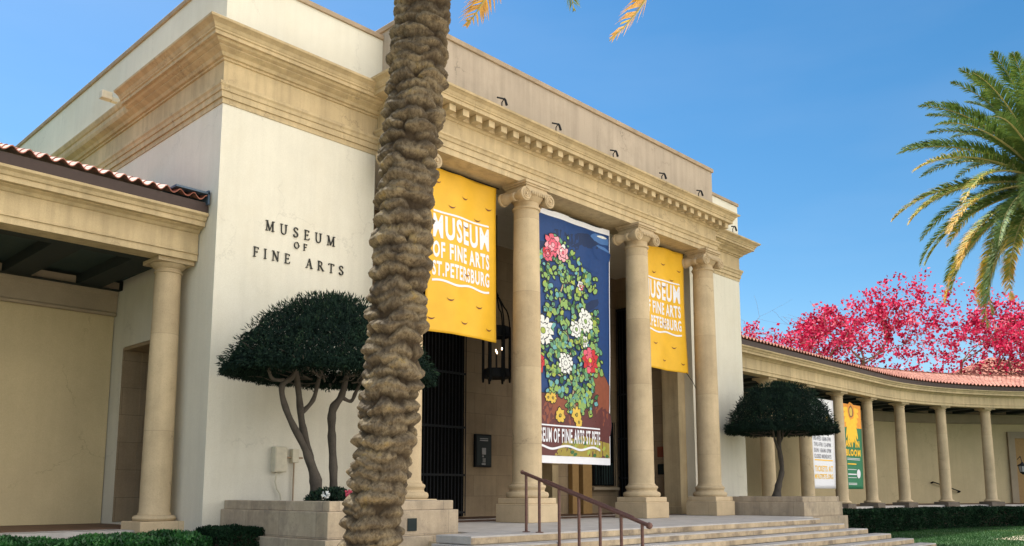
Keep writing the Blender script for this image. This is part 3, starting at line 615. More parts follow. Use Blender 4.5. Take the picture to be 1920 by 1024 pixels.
def make_arcade(kind, label, cols, base):
    P = arc_path(kind); L = plen(P); g = empty('arcade', base, label, 'arcade', 'colonnaded arcades flanking the museum')
    MB().sweep(P, AE).build('entablature', M['stone'], g)
    MB().sweep(P, [(.30,6.29),(.36,6.29),(.37,6.50),(.30,6.52)]).build('eave_board', M['fascia'], g)
    r = tile_roof(P, 'tile_roof', g, .02, L, .42, -4.75, 6.56, .34, 2.35)
    # ridge tiles
    rp = [at_path(P, s, -2.4) for s in np.arange(.1, L, .4)]
    b = MB()
    for q0, q1 in zip(rp[:-1], rp[1:]):
        b.tube([(q0[0],q0[1],7.535),(q1[0],q1[1],7.51)], [.12,.105], 8, False)
    b.build('ridge_tiles', M['tile'], r, smooth=True)
    MB().sweep(P, [(-4.11,GZ),(-4.11,5.72),(-4.5,5.72),(-4.5,GZ)]).sweep(P, [(-4.10,5.0),(-4.04,5.0),(-4.04,5.7),(-4.10,5.7)]).build('back_wall', M['gallery'], g)
    MB().sweep(P, [(-4.035,4.80),(-3.99,4.81),(-3.96,4.86),(-3.99,4.9),(-3.97,5.28),(-3.93,5.32),(-3.93,5.6),(-4.035,5.6)]).build('frieze_band', M['band'], g)
    ce = MB().sweep(P, [(-.44,5.62),(-4.2,5.62),(-4.2,5.66),(-.44,5.66)]).build('ceiling', M['ceil2'], g)
    b = MB().sweep(P, [(-.44,5.38),(-.8,5.38),(-.8,5.6),(-.44,5.6)]).sweep(P, [(-3.7,5.38),(-4.0,5.38),(-4.0,5.6),(-3.7,5.6)])
    s = .3
    while s < L:
        x, y, an = at_path(P, s, -2.2); b.obox((x, y, 5.5), (math.cos(an), math.sin(an), 0), (-math.sin(an), math.cos(an), 0), (0,0,1), .26, 1.78, .11); s += 1.5
    b.build('ceiling_beam', M['ceil'], ce)
    MB().sweep(P, [(.40,GZ-.05),(.40,-.06),(-.25,-.06),(-.25,.03),(-4.1,.03),(-4.1,GZ-.05)]).build('gallery_floor', M['tread'], g)
    MB().sweep(P, [(-1.0,.031),(-1.0,.045),(-4.1,.045),(-4.1,.031)]).build('gallery_paving', M['tile_floor'], g)
    pr = None; bb = Vector(base)
    for i, s in enumerate(cols):
        x, y, an = at_path(P, s, -.455)
        if pr is None:
            c = bpy.data.objects.new('column', None); C.objects.link(c); c.parent = g; ox, oy = bb.x, bb.y; pr = c
            prof = [(.285-.035*(k/12)**1.7, .36+4.74*k/12) for k in range(13)]
            MB().lathe(ox, oy, [(.31,.30),(.31,.33)]+prof+[(.272,5.11),(.275,5.135),(.25,5.15)], 40).build('shaft', M['column'], c, smooth=True)
            MB().lathe(ox, oy, [(.36,.185),(.385,.20),(.40,.24),(.385,.28),(.35,.30),(.31,.305)], 40).build('base', M['column'], c, smooth=True)
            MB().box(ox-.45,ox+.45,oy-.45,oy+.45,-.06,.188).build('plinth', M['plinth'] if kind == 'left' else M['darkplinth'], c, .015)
            k = MB().lathe(ox, oy, [(.25,5.15),(.25,5.19),(.27,5.20),(.29,5.22),(.33,5.26),(.345,5.285)], 40); k.box(ox-.37,ox+.37,oy-.37,oy+.37,5.285,5.372); k.build('capital', M['column'], c, .008, smooth=True)
        else: c = copy_tree(pr, g)
        c.location = (x-bb.x, y-bb.y, 0); c.rotation_euler = (0, 0, an)
    return g, P
gl, PL = make_arcade('left', 'straight tile roofed stone arcade with green coffered ceiling joining the left end of the museum', [16-.38-3.55*i for i in range(4)], (-8, 2.5, GZ))
MB().box(-.72,-.02,.28,1.3,6.66,6.70).box(-.06,-.02,.28,3.0,6.45,6.74).build('flashing', M['flash'], gl)
gr, PR = make_arcade('right', 'long curved stone arcade with salmon clay tiles, right of the museum', [.38+3.52*i for i in range(7)]+[24.75,28.3,31.9], (35.5, 2.5, GZ))
# portal, ochre panel standing for the warm lit interior and pavilion roof at the far curve
x, y, an = at_path(PR, 29.7, -4.0); tx, ty = math.cos(an), math.sin(an)
d = MB(); nx, ny = math.sin(an), -math.cos(an)
d.obox((x,y,2.0), (tx,ty,0), (nx,ny,0), (0,0,1), 1.0, .03, 1.95); dr = d.build('doorway', M['ochre'], gr)
d = MB()
for sgn in (-1, 1): d.obox((x+tx*sgn*1.2+nx*.03,y+ty*sgn*1.2+ny*.03,2.2), (tx,ty,0), (nx,ny,0), (0,0,1), .2, .08, 2.15)
d.obox((x+nx*.03,y+ny*.03,4.15), (tx,ty,0), (nx,ny,0), (0,0,1), 1.0, .085, .2); d.build('surround', M['band'], dr)
def hip_roof(cx, cy, hx, hy, z0, z1, ang):
    V = []; F = []; ca, sa = math.cos(ang), math.sin(ang); n0 = 0
    for side in range(4):
        a = side*PI/2; L_ = hx if side%2 == 0 else hy; D = hy if side%2 == 0 else hx
        m = int(2*L_/.27*6); rows = 14
        for j in range(rows+1):
            t = j/rows; base = len(V)
            for i in range(m+1):
                u = -L_+2*L_*i/m; uu = max(-L_*(1-t), min(L_*(1-t), u)); wv = .05*max(-.5, math.cos(2*PI*u/.27)) if abs(u) < L_*(1-t) else .06
                px, py = uu, -D*(1-t); X_ = px*math.cos(a)-py*math.sin(a); Y_ = px*math.sin(a)+py*math.cos(a)
                V.append((cx+X_*ca-Y_*sa, cy+X_*sa+Y_*ca, z0+(z1-z0)*t+wv))
        st0 = len(V)-(rows+1)*(m+1)
        for j in range(rows):
            for i in range(m): q = st0+j*(m+1)+i; F.append((q, q+1, q+m+2, q+m+1))
    return V, F
V, F = hip_roof(58.2, 1.3, 5.5, 5.5, 7.6, 10.0, -.77)
pv = empty('tiled_pavilion', (58.2, 1.3, GZ), 'small pavilion whose salmon hipped roof rises above the far end of the curved arcade', 'pavilion')
arr_mesh('hip_roof', V, F, M['tile'], pv, smooth=True)
d = MB(); ca, sa = math.cos(-.77), math.sin(-.77); d.obox((58.2,1.3,3.3), (ca,sa,0), (-sa,ca,0), (0,0,1), 5.2, 5.2, 4.1); d.build('wall', M['stucco'], pv)
# ------------------------------------------------------------------ arcade banners
def arc_banner(x0, wd, z0, z1, nm, label, mat, draw):
    ht = z1-z0; g = empty(nm, (x0+wd/2, 1.2, z0), label, 'banner'); fn = hang(x0, z0, 1.2, .008, 1, (1, 0), .03, ht); cloth(g, fn, wd, ht, mat, 8, 24)
    a = Art(); draw(a, wd, ht); a.build('print', g, fn); MB().tube([(x0-.05,1.2,z1),(x0+wd+.05,1.2,z1)], .015, 6).build('rod', M['dark'], g); return g
def dwhite(a, w_, h):
    a.text('MUSEUM', w_*.3, w_*.82, h*.855, h*.89, 1, 'dgrey', .03); a.blob(w_*.72, h*.76, .28, .2, 0, 1, 'yellow', line=0)
    for k, t in enumerate(('FRI-WED 10AM-5PM', 'THU-FRI 12-8PM', 'SUN 10AM-5PM', 'CLOSED MONDAYS')): a.text(t, w_*.10, w_*.82, h*(.525-.065*k), h*(.572-.065*k), 1, 'dgrey', .02)
    a.rect(w_*.1, w_*.88, h*.305, h*.318, 1, 'sun'); a.text('TICKETS AT', w_*.10, w_*.88, h*.185, h*.25, 1, 'sun', .02); a.text('MFASTPETE.ORG', w_*.08, w_*.88, h*.105, h*.16, 1, 'sun', .02)
arc_banner(28.75, 2.5, .88, 4.95, 'opening_hours_banner', 'white opening hours banner with grey and yellow lettering in the curved arcade', M['white'], dwhite)
def dgreen(a, w_, h):
    a.rect(0, w_, h*.72, h, .5, 'orange'); cu = w_*.45
    for i in range(15):
        an = PI+PI*i/14; r = h*(.36+.03*(i%2)) if 3 < i < 11 else h*.26
        a.blob(cu+r*.6*math.cos(an)*.75, h*.93+r*.72*math.sin(an), r*.42, .13, math.atan2(math.sin(an)*.72, math.cos(an)*.45), 2+.1*(i%3), 'sun', 10, .08, .0)
    a.blob(cu, h*.92, .42, .42, 0, 3.4, 'orange', 14, .05, 0); a.blob(cu, h*.91, .26, .3, 0, 4.2, 'brown', 12, .1, 0); a.blob(cu, h*.91, .18, .22, 0, 4.9, 'gold', 12, .1, 0)
    a.text('ART IN', w_*.06, w_*.84, h*.49, h*.57, 4, 'sun', .05); a.text('BLOOM', w_*.06, w_*.88, h*.385, h*.465, 4, 'sun', .05)
    for v, k in ((.355,'white'),(.34,'white'),(.285,'sun'),(.225,'white'),(.165,'white'),(.13,'white'),(.065,'white'),(.05,'white')): a.rect(w_*.12, w_*(.62 if v < .3 else .84), h*v, h*(v+.006+.008*(v in(.285,.165))), 4, k)
    a.poly([(w_*.74+.22*math.cos(t*PI/10), h*.18+.22*math.sin(t*PI/10)) for t in range(20)], 4, 'white')
arc_banner(32.25, 2.15, .86, 4.92, 'flower_show_banner', 'green banner with a yellow sunflower and the words ART IN BLOOM in the curved arcade', M['bgreen'], dgreen)
# wall handrail in the curved arcade
h = empty('wall_handrail', (43.5, 2.0, .3), 'short dark handrail sloping down the pale back wall of the curved arcade', 'handrail')
q0 = at_path(PR, 25.7, -3.95); q1 = at_path(PR, 24.2, -3.95)
MB().tube([(q1[0],q1[1],1.30),(q0[0],q0[1],.75)], .035, 8).build('rail', M['dark'], h)
MB().tube([(q1[0],q1[1],1.30),(q1[0]+.05,q1[1]+.15,1.25)], .05, 8).tube([(q0[0],q0[1],.75),(q0[0]+.05,q0[1]+.15,.7)], .05, 8).build('bracket', M['dark'], h)
# ------------------------------------------------------------------ lamps, boxes and plaques
def spotlight(x, y, z, label):
    g = empty('spotlight', (x, y, z), label, 'spotlight', 'small black spotlights on the cornice')
    MB().tube([(x+.02,y+.08,z-.02),(x+.02,y+.08,z+.18),(x+.02,y,z+.25)], .014, 8).build('bracket', M['dark'], g)
    MB().tube([(x+.03,y,z+.25),(x-.24,y-.02,z+.19)], .022, 8).build('arm', M['dark'], g)
    MB().tube([(x+.03,y,z+.27),(x+.04,y-.02,z+.22),(x+.06,y-.05,z+.08)], [.016,.028,.033], 12).build('lamp_head', M['dark'], g, smooth=True)
for k, (x, lb) in enumerate(((6.6,'first black cornice spotlight to the right of the palm trunk'),(8.65,'second black cornice spotlight to the right of the palm trunk'),(11.15,'third black cornice spotlight, above the floral banner'),(13.6,'fourth black cornice spotlight, above the third column'),(15.7,'fifth black cornice spotlight, last on the portico cornice'))): spotlight(x, -1.48, 10.16, lb)
spotlight(19.75, -.42, 10.12, 'black spotlight on the lower cornice of the right wing, apart from the other five')
def lantern(cx, cy, z0, rad, ht, zc, label, hang_=True):
    g = empty('lantern', (cx, cy, z0), label, 'lantern'); D = M['dark']
    for k, (nm, z, hh) in enumerate((('base_ring', z0, .26), ('top_ring', z0+ht, .30))):
        b = MB().lathe(cx, cy, [(rad*.9,z),(rad,z+.01),(rad*1.04,z+hh*.3),(rad,z+hh*.7),(rad*.96,z+hh)], 12, cap=(k == 0)); b.build(nm, D, g)
    n = 6
    for i in range(n):
        a = 2*PI*(i+.3)/n; x, y = cx+rad*math.cos(a), cy+rad*math.sin(a)
        MB().tube([(x,y,z0-.12),(x,y,z0),(x,y,z0+ht+.3)], [.03,.045,.04], 6).build('post', D, g)
        if hang_:
            pts = [(cx+(rad*(1-t)+.10*math.sin(t*PI)*(1 if t < .6 else .3))*math.cos(a), cy+(rad*(1-t)+.10*math.sin(t*PI))*math.sin(a), z0+ht+.3+.95*t) for t in [j/10 for j in range(10)]]
            MB().tube(pts, .022, 6).build('scroll_arm', D, g)
    MB().lathe(cx, cy, [(rad*.86,z0+.2),(rad*.86,z0+.22)], 12).build('tray', D, g)
    for i in range(4):
        a = 2*PI*i/4+.7; x, y = cx+rad*.42*math.cos(a), cy+rad*.42*math.sin(a)
        cn = MB().tube([(x,y,z0+.2),(x,y,z0+ht*.62+.08*(i%2))], .014, 6).build('candle', M['bars'], g)
        MB().lathe(x, y, [(0,z0+ht*.62+.08*(i%2)),(.022,z0+ht*.62+.03+.08*(i%2)),(.012,z0+ht*.62+.07+.08*(i%2)),(0,z0+ht*.62+.09+.08*(i%2))], 8).build('bulb', M['bulb'], cn)
    if hang_: MB().tube([(cx,cy,z0+ht+1.15),(cx,cy,zc)], .02, 6).lathe(cx, cy, [(.0,z0+ht+1.1),(.07,z0+ht+1.2),(0,z0+ht+1.35)], 8).build('chain', D, g)
    return g
lantern(8.95, 1.1, 3.86, .37, 1.15, 8.98, 'large black wrought iron lantern with lit candle bulbs hanging behind the yellow banner')
q = at_path(PR, 26.9, -.9)
gl2 = empty('wall_lantern', (45.5, -3.05, 1.8), 'black wall lantern at the right edge before the ochre doorway', 'lantern')
def small_lantern(cx, cy, z):
    MB().lathe(cx, cy, [(.02,z+.55),(.09,z+.46),(.26,z+.36),(.24,z+.33)], 6).build('cap', M['dark'], gl2)
    MB().lathe(cx, cy, [(.20,z+.33),(.13,z)], 6).build('glass', M['grey'], gl2)
    b = MB()
    for i in range(6):
        a = 2*PI*i/6; b.tube([(cx+.22*math.cos(a),cy+.22*math.sin(a),z+.34),(cx+.14*math.cos(a),cy+.14*math.sin(a),z-.02)], .014, 5)
    b.lathe(cx, cy, [(.15,z),(.15,z-.03),(.05,z-.12),(.0,z-.16)], 8); b.tube([(cx,cy,z+.5),(cx+.1,cy+.1,z+.85),(cx+.5,cy+.35,z+.7)], .02, 6); b.build('frame', M['dark'], gl2)
small_lantern(45.5, -3.05, 1.8)
nb = empty('notice_case', (10.41, 3.15, 1.5), 'small black glazed notice case on the stone wall beside the second column', 'notice case')
MB().box(10.07,10.75,3.10,3.19,1.48,2.47).build('frame', M['dark'], nb, .01); MB().box(10.12,10.70,3.09,3.098,1.54,2.42).build('backing', M['screen'], nb)
b = MB(); b.box(10.24,10.58,3.08,3.088,2.33,2.35).box(10.24,10.58,3.08,3.088,2.27,2.30).box(10.33,10.49,3.08,3.088,1.86,2.06).box(10.34,10.40,3.08,3.088,1.78,1.83).box(10.36,10.39,3.08,3.088,1.62,1.75).box(10.43,10.47,3.08,3.088,1.62,1.75).box(10.32,10.48,3.08,3.088,1.55,1.60); b.build('notice', M['grey'], nb)
for z, m_, lb in ((1.93, 'rust', 'upper of the two small plaques on the loggia side wall, reddish brown'), (1.33, 'screen', 'lower of the two small plaques on the loggia side wall, dark green')):
    o = MB().box(XR-.06,XR-.022,1.22,1.50,z,z+.36).build('wall_plaque', M[m_], bevel=.006); tag(o, lb, 'plaque')
ub = empty('utility_box', (1.55, 0, 1.1), 'larger pale grey electrical box with a drooping cable on the left wall', 'utility box')
MB().box(1.42,1.70,-.14,.02,1.14,1.65).build('housing', M['cream'], ub, .012); MB().box(1.44,1.68,-.152,-.14,1.16,1.63).build('door', M['cream'], ub, .005)
MB().tube([(1.50,-.08,1.13),(1.49,-.06,.95),(1.54,-.05,.80),(1.62,-.05,.70),(1.64,-.05,.58)], .016, 8).build('cable', M['cream'], ub, smooth=True)
ub = empty('utility_box', (1.92, 0, 1.3), 'smaller pale electrical box with straight conduits to the right of the larger one', 'utility box')
MB().box(1.85,2.00,-.10,.02,1.34,1.62).build('housing', M['cream'], ub, .01)
MB().tube([(1.92,-.04,1.34),(1.92,-.04,.56)], .018, 8).tube([(1.74,-.04,1.44),(2.12,-.04,1.44)], .018, 8).build('conduit', M['coping'], ub)
o = MB().box(18.05,18.15,-.08,.02,1.0,1.32).box(18.0,18.25,-.10,.02,.98,1.0).build('wall_vent', M['cream']); tag(o, 'tiny pale utility fitting low on the right wing wall', 'wall fitting')
sc = empty('security_camera', (0, 5.2, 10.2), 'small white box camera projecting from the parapet above the left side cornice', 'camera')
MB().box(-.55,-.30,5.05,5.25,10.17,10.36).build('housing', M['cream'], sc, .015); MB().box(-.3,.01,5.08,5.22,10.16,10.26).build('bracket', M['cream'], sc)
# ------------------------------------------------------------------ handrail on the steps
hr = empty('step_handrail', (4.139, -5.8, -.4), 'rusty brown metal handrail descending the centre of the steps', 'handrail')
HX = 4.139
def rail_z(y): return 1.085+(y+4.479)*(.88/2.74)
ys = [-4.50, -4.83, -5.31, -5.77, -6.24, -6.69, -7.12]
MB().tube([(HX,-4.44,rail_z(-4.44)),(HX,-7.24,rail_z(-7.24)-.0)], .034, 12).lathe(HX, -4.40, [(0,rail_z(-4.4)-.045),(.03,rail_z(-4.4)-.03),(.042,rail_z(-4.4)),(.03,rail_z(-4.4)+.03),(0,rail_z(-4.4)+.045)], 12).lathe(HX, -7.26, [(0,rail_z(-7.26)-.06),(.045,rail_z(-7.26)-.04),(.06,rail_z(-7.26)),(.045,rail_z(-7.26)+.04),(0,rail_z(-7.26)+.06)], 12).build('rail', M['rail'], hr, smooth=True)
MB().tube([(HX,-4.95,rail_z(-4.95)+.035),(HX,-6.95,rail_z(-6.95)+.035)], .018, 8).build('rail_cap', M['rail'], hr, smooth=True)
for y in ys:
    i = 0 if y > FE else min(6, int((FE-y)/TR)+1); zb = -RI*i
    p = MB().tube([(HX,y,zb),(HX,y,rail_z(y)-.02)], .028, 10).build('post', M['rail'], hr, smooth=True)
    MB().lathe(HX, y, [(.075,zb),(.075,zb+.012),(.035,zb+.02)], 14).build('foot_plate', M['rail'], p)
# ------------------------------------------------------------------ foliage helpers (numpy)
def rand_unit(n):
    v = rng.normal(size=(n,3)); return v/np.linalg.norm(v, axis=1, keepdims=True)
def leaf_quads(Cn, D, N, ln, wd):
    # Cn centres, D leaf direction, N approx normal; kite shaped quads
    D = D/np.linalg.norm(D, axis=1, keepdims=True); S = np.cross(D, N); S /= (np.linalg.norm(S, axis=1, keepdims=True)+1e-9)
    ln = np.broadcast_to(np.asarray(ln, float), (len(Cn),))[:,None]; wd = np.broadcast_to(np.asarray(wd, float), (len(Cn),))[:,None]
    a = Cn-D*ln/2; b = Cn+S*wd/2-D*ln*.05; c = Cn+D*ln/2; d = Cn-S*wd/2-D*ln*.05
    V = np.stack([a,b,c,d], 1).reshape(-1,3); F = np.arange(len(V)).reshape(-1,4); return V, F
def vnoise(P, f, seed=0):
    r = np.random.default_rng(seed); o = 0
    for k in range(4):
        d = r.normal(size=3)*f*(1+.6*k); ph = r.uniform(0, 6.28); o = o+np.sin(P@d+ph)*np.cos(P@(r.normal(size=3)*f)+ph*2)
    return o/2.2
def dome_tree(base, cc, rx, ry, h, thick, limbs, label, n, hangn, leafs, pw=2.6):
    g = empty('umbrella_tree', base, label, 'tree', 'clipped umbrella shaped trees in the planters')
    b = MB()
    for pts, rad in limbs:
        P = [Vector(p) for p in pts]; Q = []; Rr = []
        for k in range(len(P)-1):
            p0, p1, p2, p3 = P[max(0,k-1)], P[k], P[k+1], P[min(len(P)-1,k+2)]
            for j in range(6):
                t = j/6; Q.append(.5*((2*p1)+(p2-p0)*t+(2*p0-5*p1+4*p2-p3)*t*t+(3*p1-p0-3*p2+p3)*t**3)); Rr.append(.66*(rad[k]*(1-t)+rad[k+1]*t)*(1+.10*math.sin(7*t+k*2.1)))
        Q.append(P[-1]); Rr.append(rad[-1]); b.tube(Q, Rr, 10)
    b.build('trunk', M['bark'], g, smooth=True)
    cx, cy, cz = cc      # cz is the lower rim of the dome
    # shell points on the dome
    u = rng.uniform(0, 1, n); th = rng.uniform(0, 2*PI, n); ph = np.arccos(1-u*1.0)   # 0 top .. pi/2 rim
    dirn = np.stack([np.sin(ph)*np.cos(th), np.sin(ph)*np.sin(th), np.cos(ph)], 1)
    depth = 1-rng.uniform(0, 1, n)**2.2*thick; P = dirn*depth[:,None]*np.array([rx, ry, h]); lump = 1+.05*vnoise(dirn, 5, 3)+.035*vnoise(dirn, 13, 4)
    sn = np.sin(ph); P[:,2] = h*(1-sn**pw)*depth-h*.04; P = P*lump[:,None]; P[:,2] += rng.uniform(-.10, .02, n)*(ph > 1.1); P += np.array([cx, cy, cz])
    D = dirn*np.array([1,1,-.2])+rand_unit(n)*.9+np.array([0,0,-.75]); V, F = leaf_quads(P, D, dirn+rand_unit(n)*.8, rng.uniform(*leafs, n), rng.uniform(.4,.6,n)*leafs[0])
    t1 = np.clip(.35+.25*vnoise(dirn, 9, 8)+rng.normal(0,.18,n), 0, 1)
    # hanging fringe and underside
    m = hangn; th = rng.uniform(0, 2*PI, m); q = rng.uniform(.35, 1.02, m)**.6; P2 = np.stack([cx+rx*q*np.cos(th), cy+ry*q*np.sin(th), cz+rng.uniform(-.13,.16,m)-.10*np.abs(np.sin(5*th+2*q))*rng.uniform(0,1,m)], 1)
    V2, F2 = leaf_quads(P2, rand_unit(m)*.6+np.array([0,0,-1.]), rand_unit(m), rng.uniform(*leafs, m), leafs[0]*.5); t2 = rng.uniform(0, .5, m)
    # loose sprigs standing out
    k = int(n*.035); th = rng.uniform(0,2*PI,k); ph = rng.uniform(0,1.5,k); dn_ = np.stack([np.sin(ph)*np.cos(th), np.sin(ph)*np.sin(th), np.cos(ph)],1); dn_[:,2] = 1-np.sin(ph)**pw; P3 = dn_*np.array([rx,ry,h])*rng.uniform(1.0,1.07,k)[:,None]+np.array([cx,cy,cz])
    V3, F3 = leaf_quads(P3, dn_+rand_unit(k)*.5, rand_unit(k), leafs[1]*1.3, leafs[0]*.45); t3 = rng.uniform(.2,.9,k)
    V = np.vstack([V,V2,V3]); F = np.vstack([F, F2+len(F)*4, F3+(len(F)+len(F2))*4]); arr_mesh('crown', V, F, M['topiary'], g, tint=np.concatenate([t1,t2,t3]))
    # twigs under the crown
    b = MB(); random.seed(3)
    for i in range(46):
        a = random.uniform(0, 2*PI); r0 = random.uniform(.15,.5); p = Vector((cx+rx*r0*math.cos(a), cy+ry*r0*math.sin(a), cz+random.uniform(-.25,.1))); pts = [p]
        for j in range(5): p = p+Vector((math.cos(a)*rx*.11+random.uniform(-.06,.06), math.sin(a)*ry*.11+random.uniform(-.06,.06), random.uniform(-.03,.10))); pts.append(p)
        b.tube(pts, [.018,.015,.012,.010,.008,.006], 5)
    b.build('twigs', M['bark'], g); return g
TB = .56
SH = lambda ps: [(x-.12, y, z) for x, y, z in ps]
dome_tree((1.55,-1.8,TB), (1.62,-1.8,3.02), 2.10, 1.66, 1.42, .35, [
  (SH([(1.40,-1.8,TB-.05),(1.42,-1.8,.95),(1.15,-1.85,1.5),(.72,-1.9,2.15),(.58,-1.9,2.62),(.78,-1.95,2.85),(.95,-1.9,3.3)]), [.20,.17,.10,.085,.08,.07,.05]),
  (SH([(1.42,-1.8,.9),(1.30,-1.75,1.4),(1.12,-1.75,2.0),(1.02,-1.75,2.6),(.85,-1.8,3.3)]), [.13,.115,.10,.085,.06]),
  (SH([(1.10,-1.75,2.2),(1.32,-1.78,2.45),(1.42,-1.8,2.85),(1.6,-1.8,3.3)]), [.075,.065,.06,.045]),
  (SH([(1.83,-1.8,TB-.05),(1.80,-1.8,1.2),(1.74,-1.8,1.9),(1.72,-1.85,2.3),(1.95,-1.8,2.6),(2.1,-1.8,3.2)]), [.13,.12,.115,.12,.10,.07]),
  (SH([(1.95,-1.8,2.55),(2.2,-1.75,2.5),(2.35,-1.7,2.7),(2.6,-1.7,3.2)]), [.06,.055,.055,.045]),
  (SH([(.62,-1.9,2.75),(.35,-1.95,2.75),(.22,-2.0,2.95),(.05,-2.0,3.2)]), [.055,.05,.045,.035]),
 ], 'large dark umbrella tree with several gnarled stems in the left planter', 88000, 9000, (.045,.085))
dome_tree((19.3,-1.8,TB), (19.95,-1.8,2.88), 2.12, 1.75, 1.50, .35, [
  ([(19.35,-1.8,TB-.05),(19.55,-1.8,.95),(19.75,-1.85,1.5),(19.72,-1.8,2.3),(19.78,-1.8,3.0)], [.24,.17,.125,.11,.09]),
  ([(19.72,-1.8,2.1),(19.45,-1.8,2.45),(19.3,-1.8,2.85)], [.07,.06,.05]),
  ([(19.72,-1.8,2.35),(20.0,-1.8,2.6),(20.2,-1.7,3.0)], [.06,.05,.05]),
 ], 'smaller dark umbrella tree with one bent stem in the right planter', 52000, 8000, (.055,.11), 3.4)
# hedges
def hedge(pts, half, z0, z1, name, label, mat, dens, leafs, seed, cat='hedge', bump_=.05):
    # pts: centre line; leaves over the top and sides of the strip
    P = [Vector((*p, 0)) for p in pts]; g = empty(name, (P[0].x, P[0].y, z0), label, cat); Vs = []; Ds = []; Ns = []; r = np.random.default_rng(seed)
    core = MB()
    for A, B in zip(P[:-1], P[1:]):
        d = (B-A); L = d.length; d.normalize(); nn = Vector((-d.y, d.x, 0)); core.obox(((A+B)/2+Vector((0,0,(z0+z1)/2-.04)))[:], d, nn, (0,0,1), L/2-.06, half-.14, (z1-z0)/2-.05)
        for kind, area in (('top', L*2*half), ('f', L*(z1-z0)), ('b', L*(z1-z0)*.3), ('e0', 2*half*(z1-z0)), ('e1', 2*half*(z1-z0))):
            if kind == 'e0' and A != P[0]: continue
            if kind == 'e1' and B != P[-1]: continue
            m = int(area*dens); s = r.uniform(-.02, L+.02, m); q = r.uniform(-half, half, m); z = r.uniform(z0, z1, m); off = r.uniform(-.10, .03, m)
            if kind == 'top': c = np.stack([s, q, z1+off], 1); nrm = np.tile([0,0,1.], (m,1))
            elif kind in 'fb': sg_ = -1 if kind == 'f' else 1; c = np.stack([s, sg_*(half+off), z], 1); nrm = np.tile([0,sg_*1.,0], (m,1))
            else: sg_ = -1 if kind == 'e0' else 1; c = np.stack([(0 if sg_ < 0 else L)+sg_*off, q, z], 1); nrm = np.tile([sg_*1.,0,0], (m,1))
            Mx = np.array([[d.x,nn.x,0],[d.y,nn.y,0],[0,0,1]]); W_ = c@Mx.T+np.array([A.x,A.y,0]); Vs.append(W_); Ns.append(nrm@Mx.T)
    Pn = np.vstack(Vs); Nn = np.vstack(Ns); m = len(Pn); Pn = Pn+Nn*(vnoise(Pn, 2.2, seed)*bump_)[:,None]
    V, F = leaf_quads(Pn, Nn+rand_unit(m)*1.1+np.array([0,0,.5]), Nn+rand_unit(m), r.uniform(*leafs, m), leafs[0]*.75)
    arr_mesh('foliage', V, F, M[mat], g, tint=np.clip(.4+.3*vnoise(Pn, 3, seed+1)+r.normal(0,.2,m), 0, 1)); core.build('stems', M['soil'], g); return g
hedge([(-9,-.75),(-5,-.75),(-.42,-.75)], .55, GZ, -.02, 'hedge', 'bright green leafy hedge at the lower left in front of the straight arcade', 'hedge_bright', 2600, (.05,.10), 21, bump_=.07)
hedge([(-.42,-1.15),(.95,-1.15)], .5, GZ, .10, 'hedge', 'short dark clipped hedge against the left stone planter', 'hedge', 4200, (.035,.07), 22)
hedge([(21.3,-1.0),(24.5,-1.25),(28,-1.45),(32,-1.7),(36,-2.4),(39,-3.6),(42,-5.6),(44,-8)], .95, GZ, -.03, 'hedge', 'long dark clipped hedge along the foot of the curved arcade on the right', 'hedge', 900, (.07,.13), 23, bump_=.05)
# flowering plant at the foot of the left umbrella tree
def small_plant(c, r_, h, label, flowers, seed):
    r = np.random.default_rng(seed); g = empty('flowering_plant', c, label, 'plant'); n = 1500; d = rand_unit(n); d[:,2] = np.abs(d[:,2]); P = d*r.uniform(.4,1,n)[:,None]**.5*np.array([r_,r_*.8,h])+np.array(c)
    V, F = leaf_quads(P, d+rand_unit(n)*.8, d+rand_unit(n)*.5, .075, .035); arr_mesh('foliage', V, F, M['topiary'], g, tint=r.uniform(.1,1,n))
    for (fx, fy, fz, k) in flowers:
        m = 30; P = np.array([fx,fy,fz])+rand_unit(m)*.055; V, F = leaf_quads(P, rand_unit(m), rand_unit(m), .06, .05); arr_mesh('flower', V, F, M[k], g)
small_plant((1.05,-2.7,.5), .55, .34, 'low dark plant with a pink bloom at the foot of the left umbrella tree', [(1.12,-3.1,.72,'pink'),(.72,-3.0,.70,'petal')], 4)
small_plant((1.95,-2.9,.5), .3, .24, 'small plant with white blooms beside the right stem of the left umbrella tree', [(1.85,-3.1,.66,'petal'),(2.05,-3.15,.60,'petal')], 5)
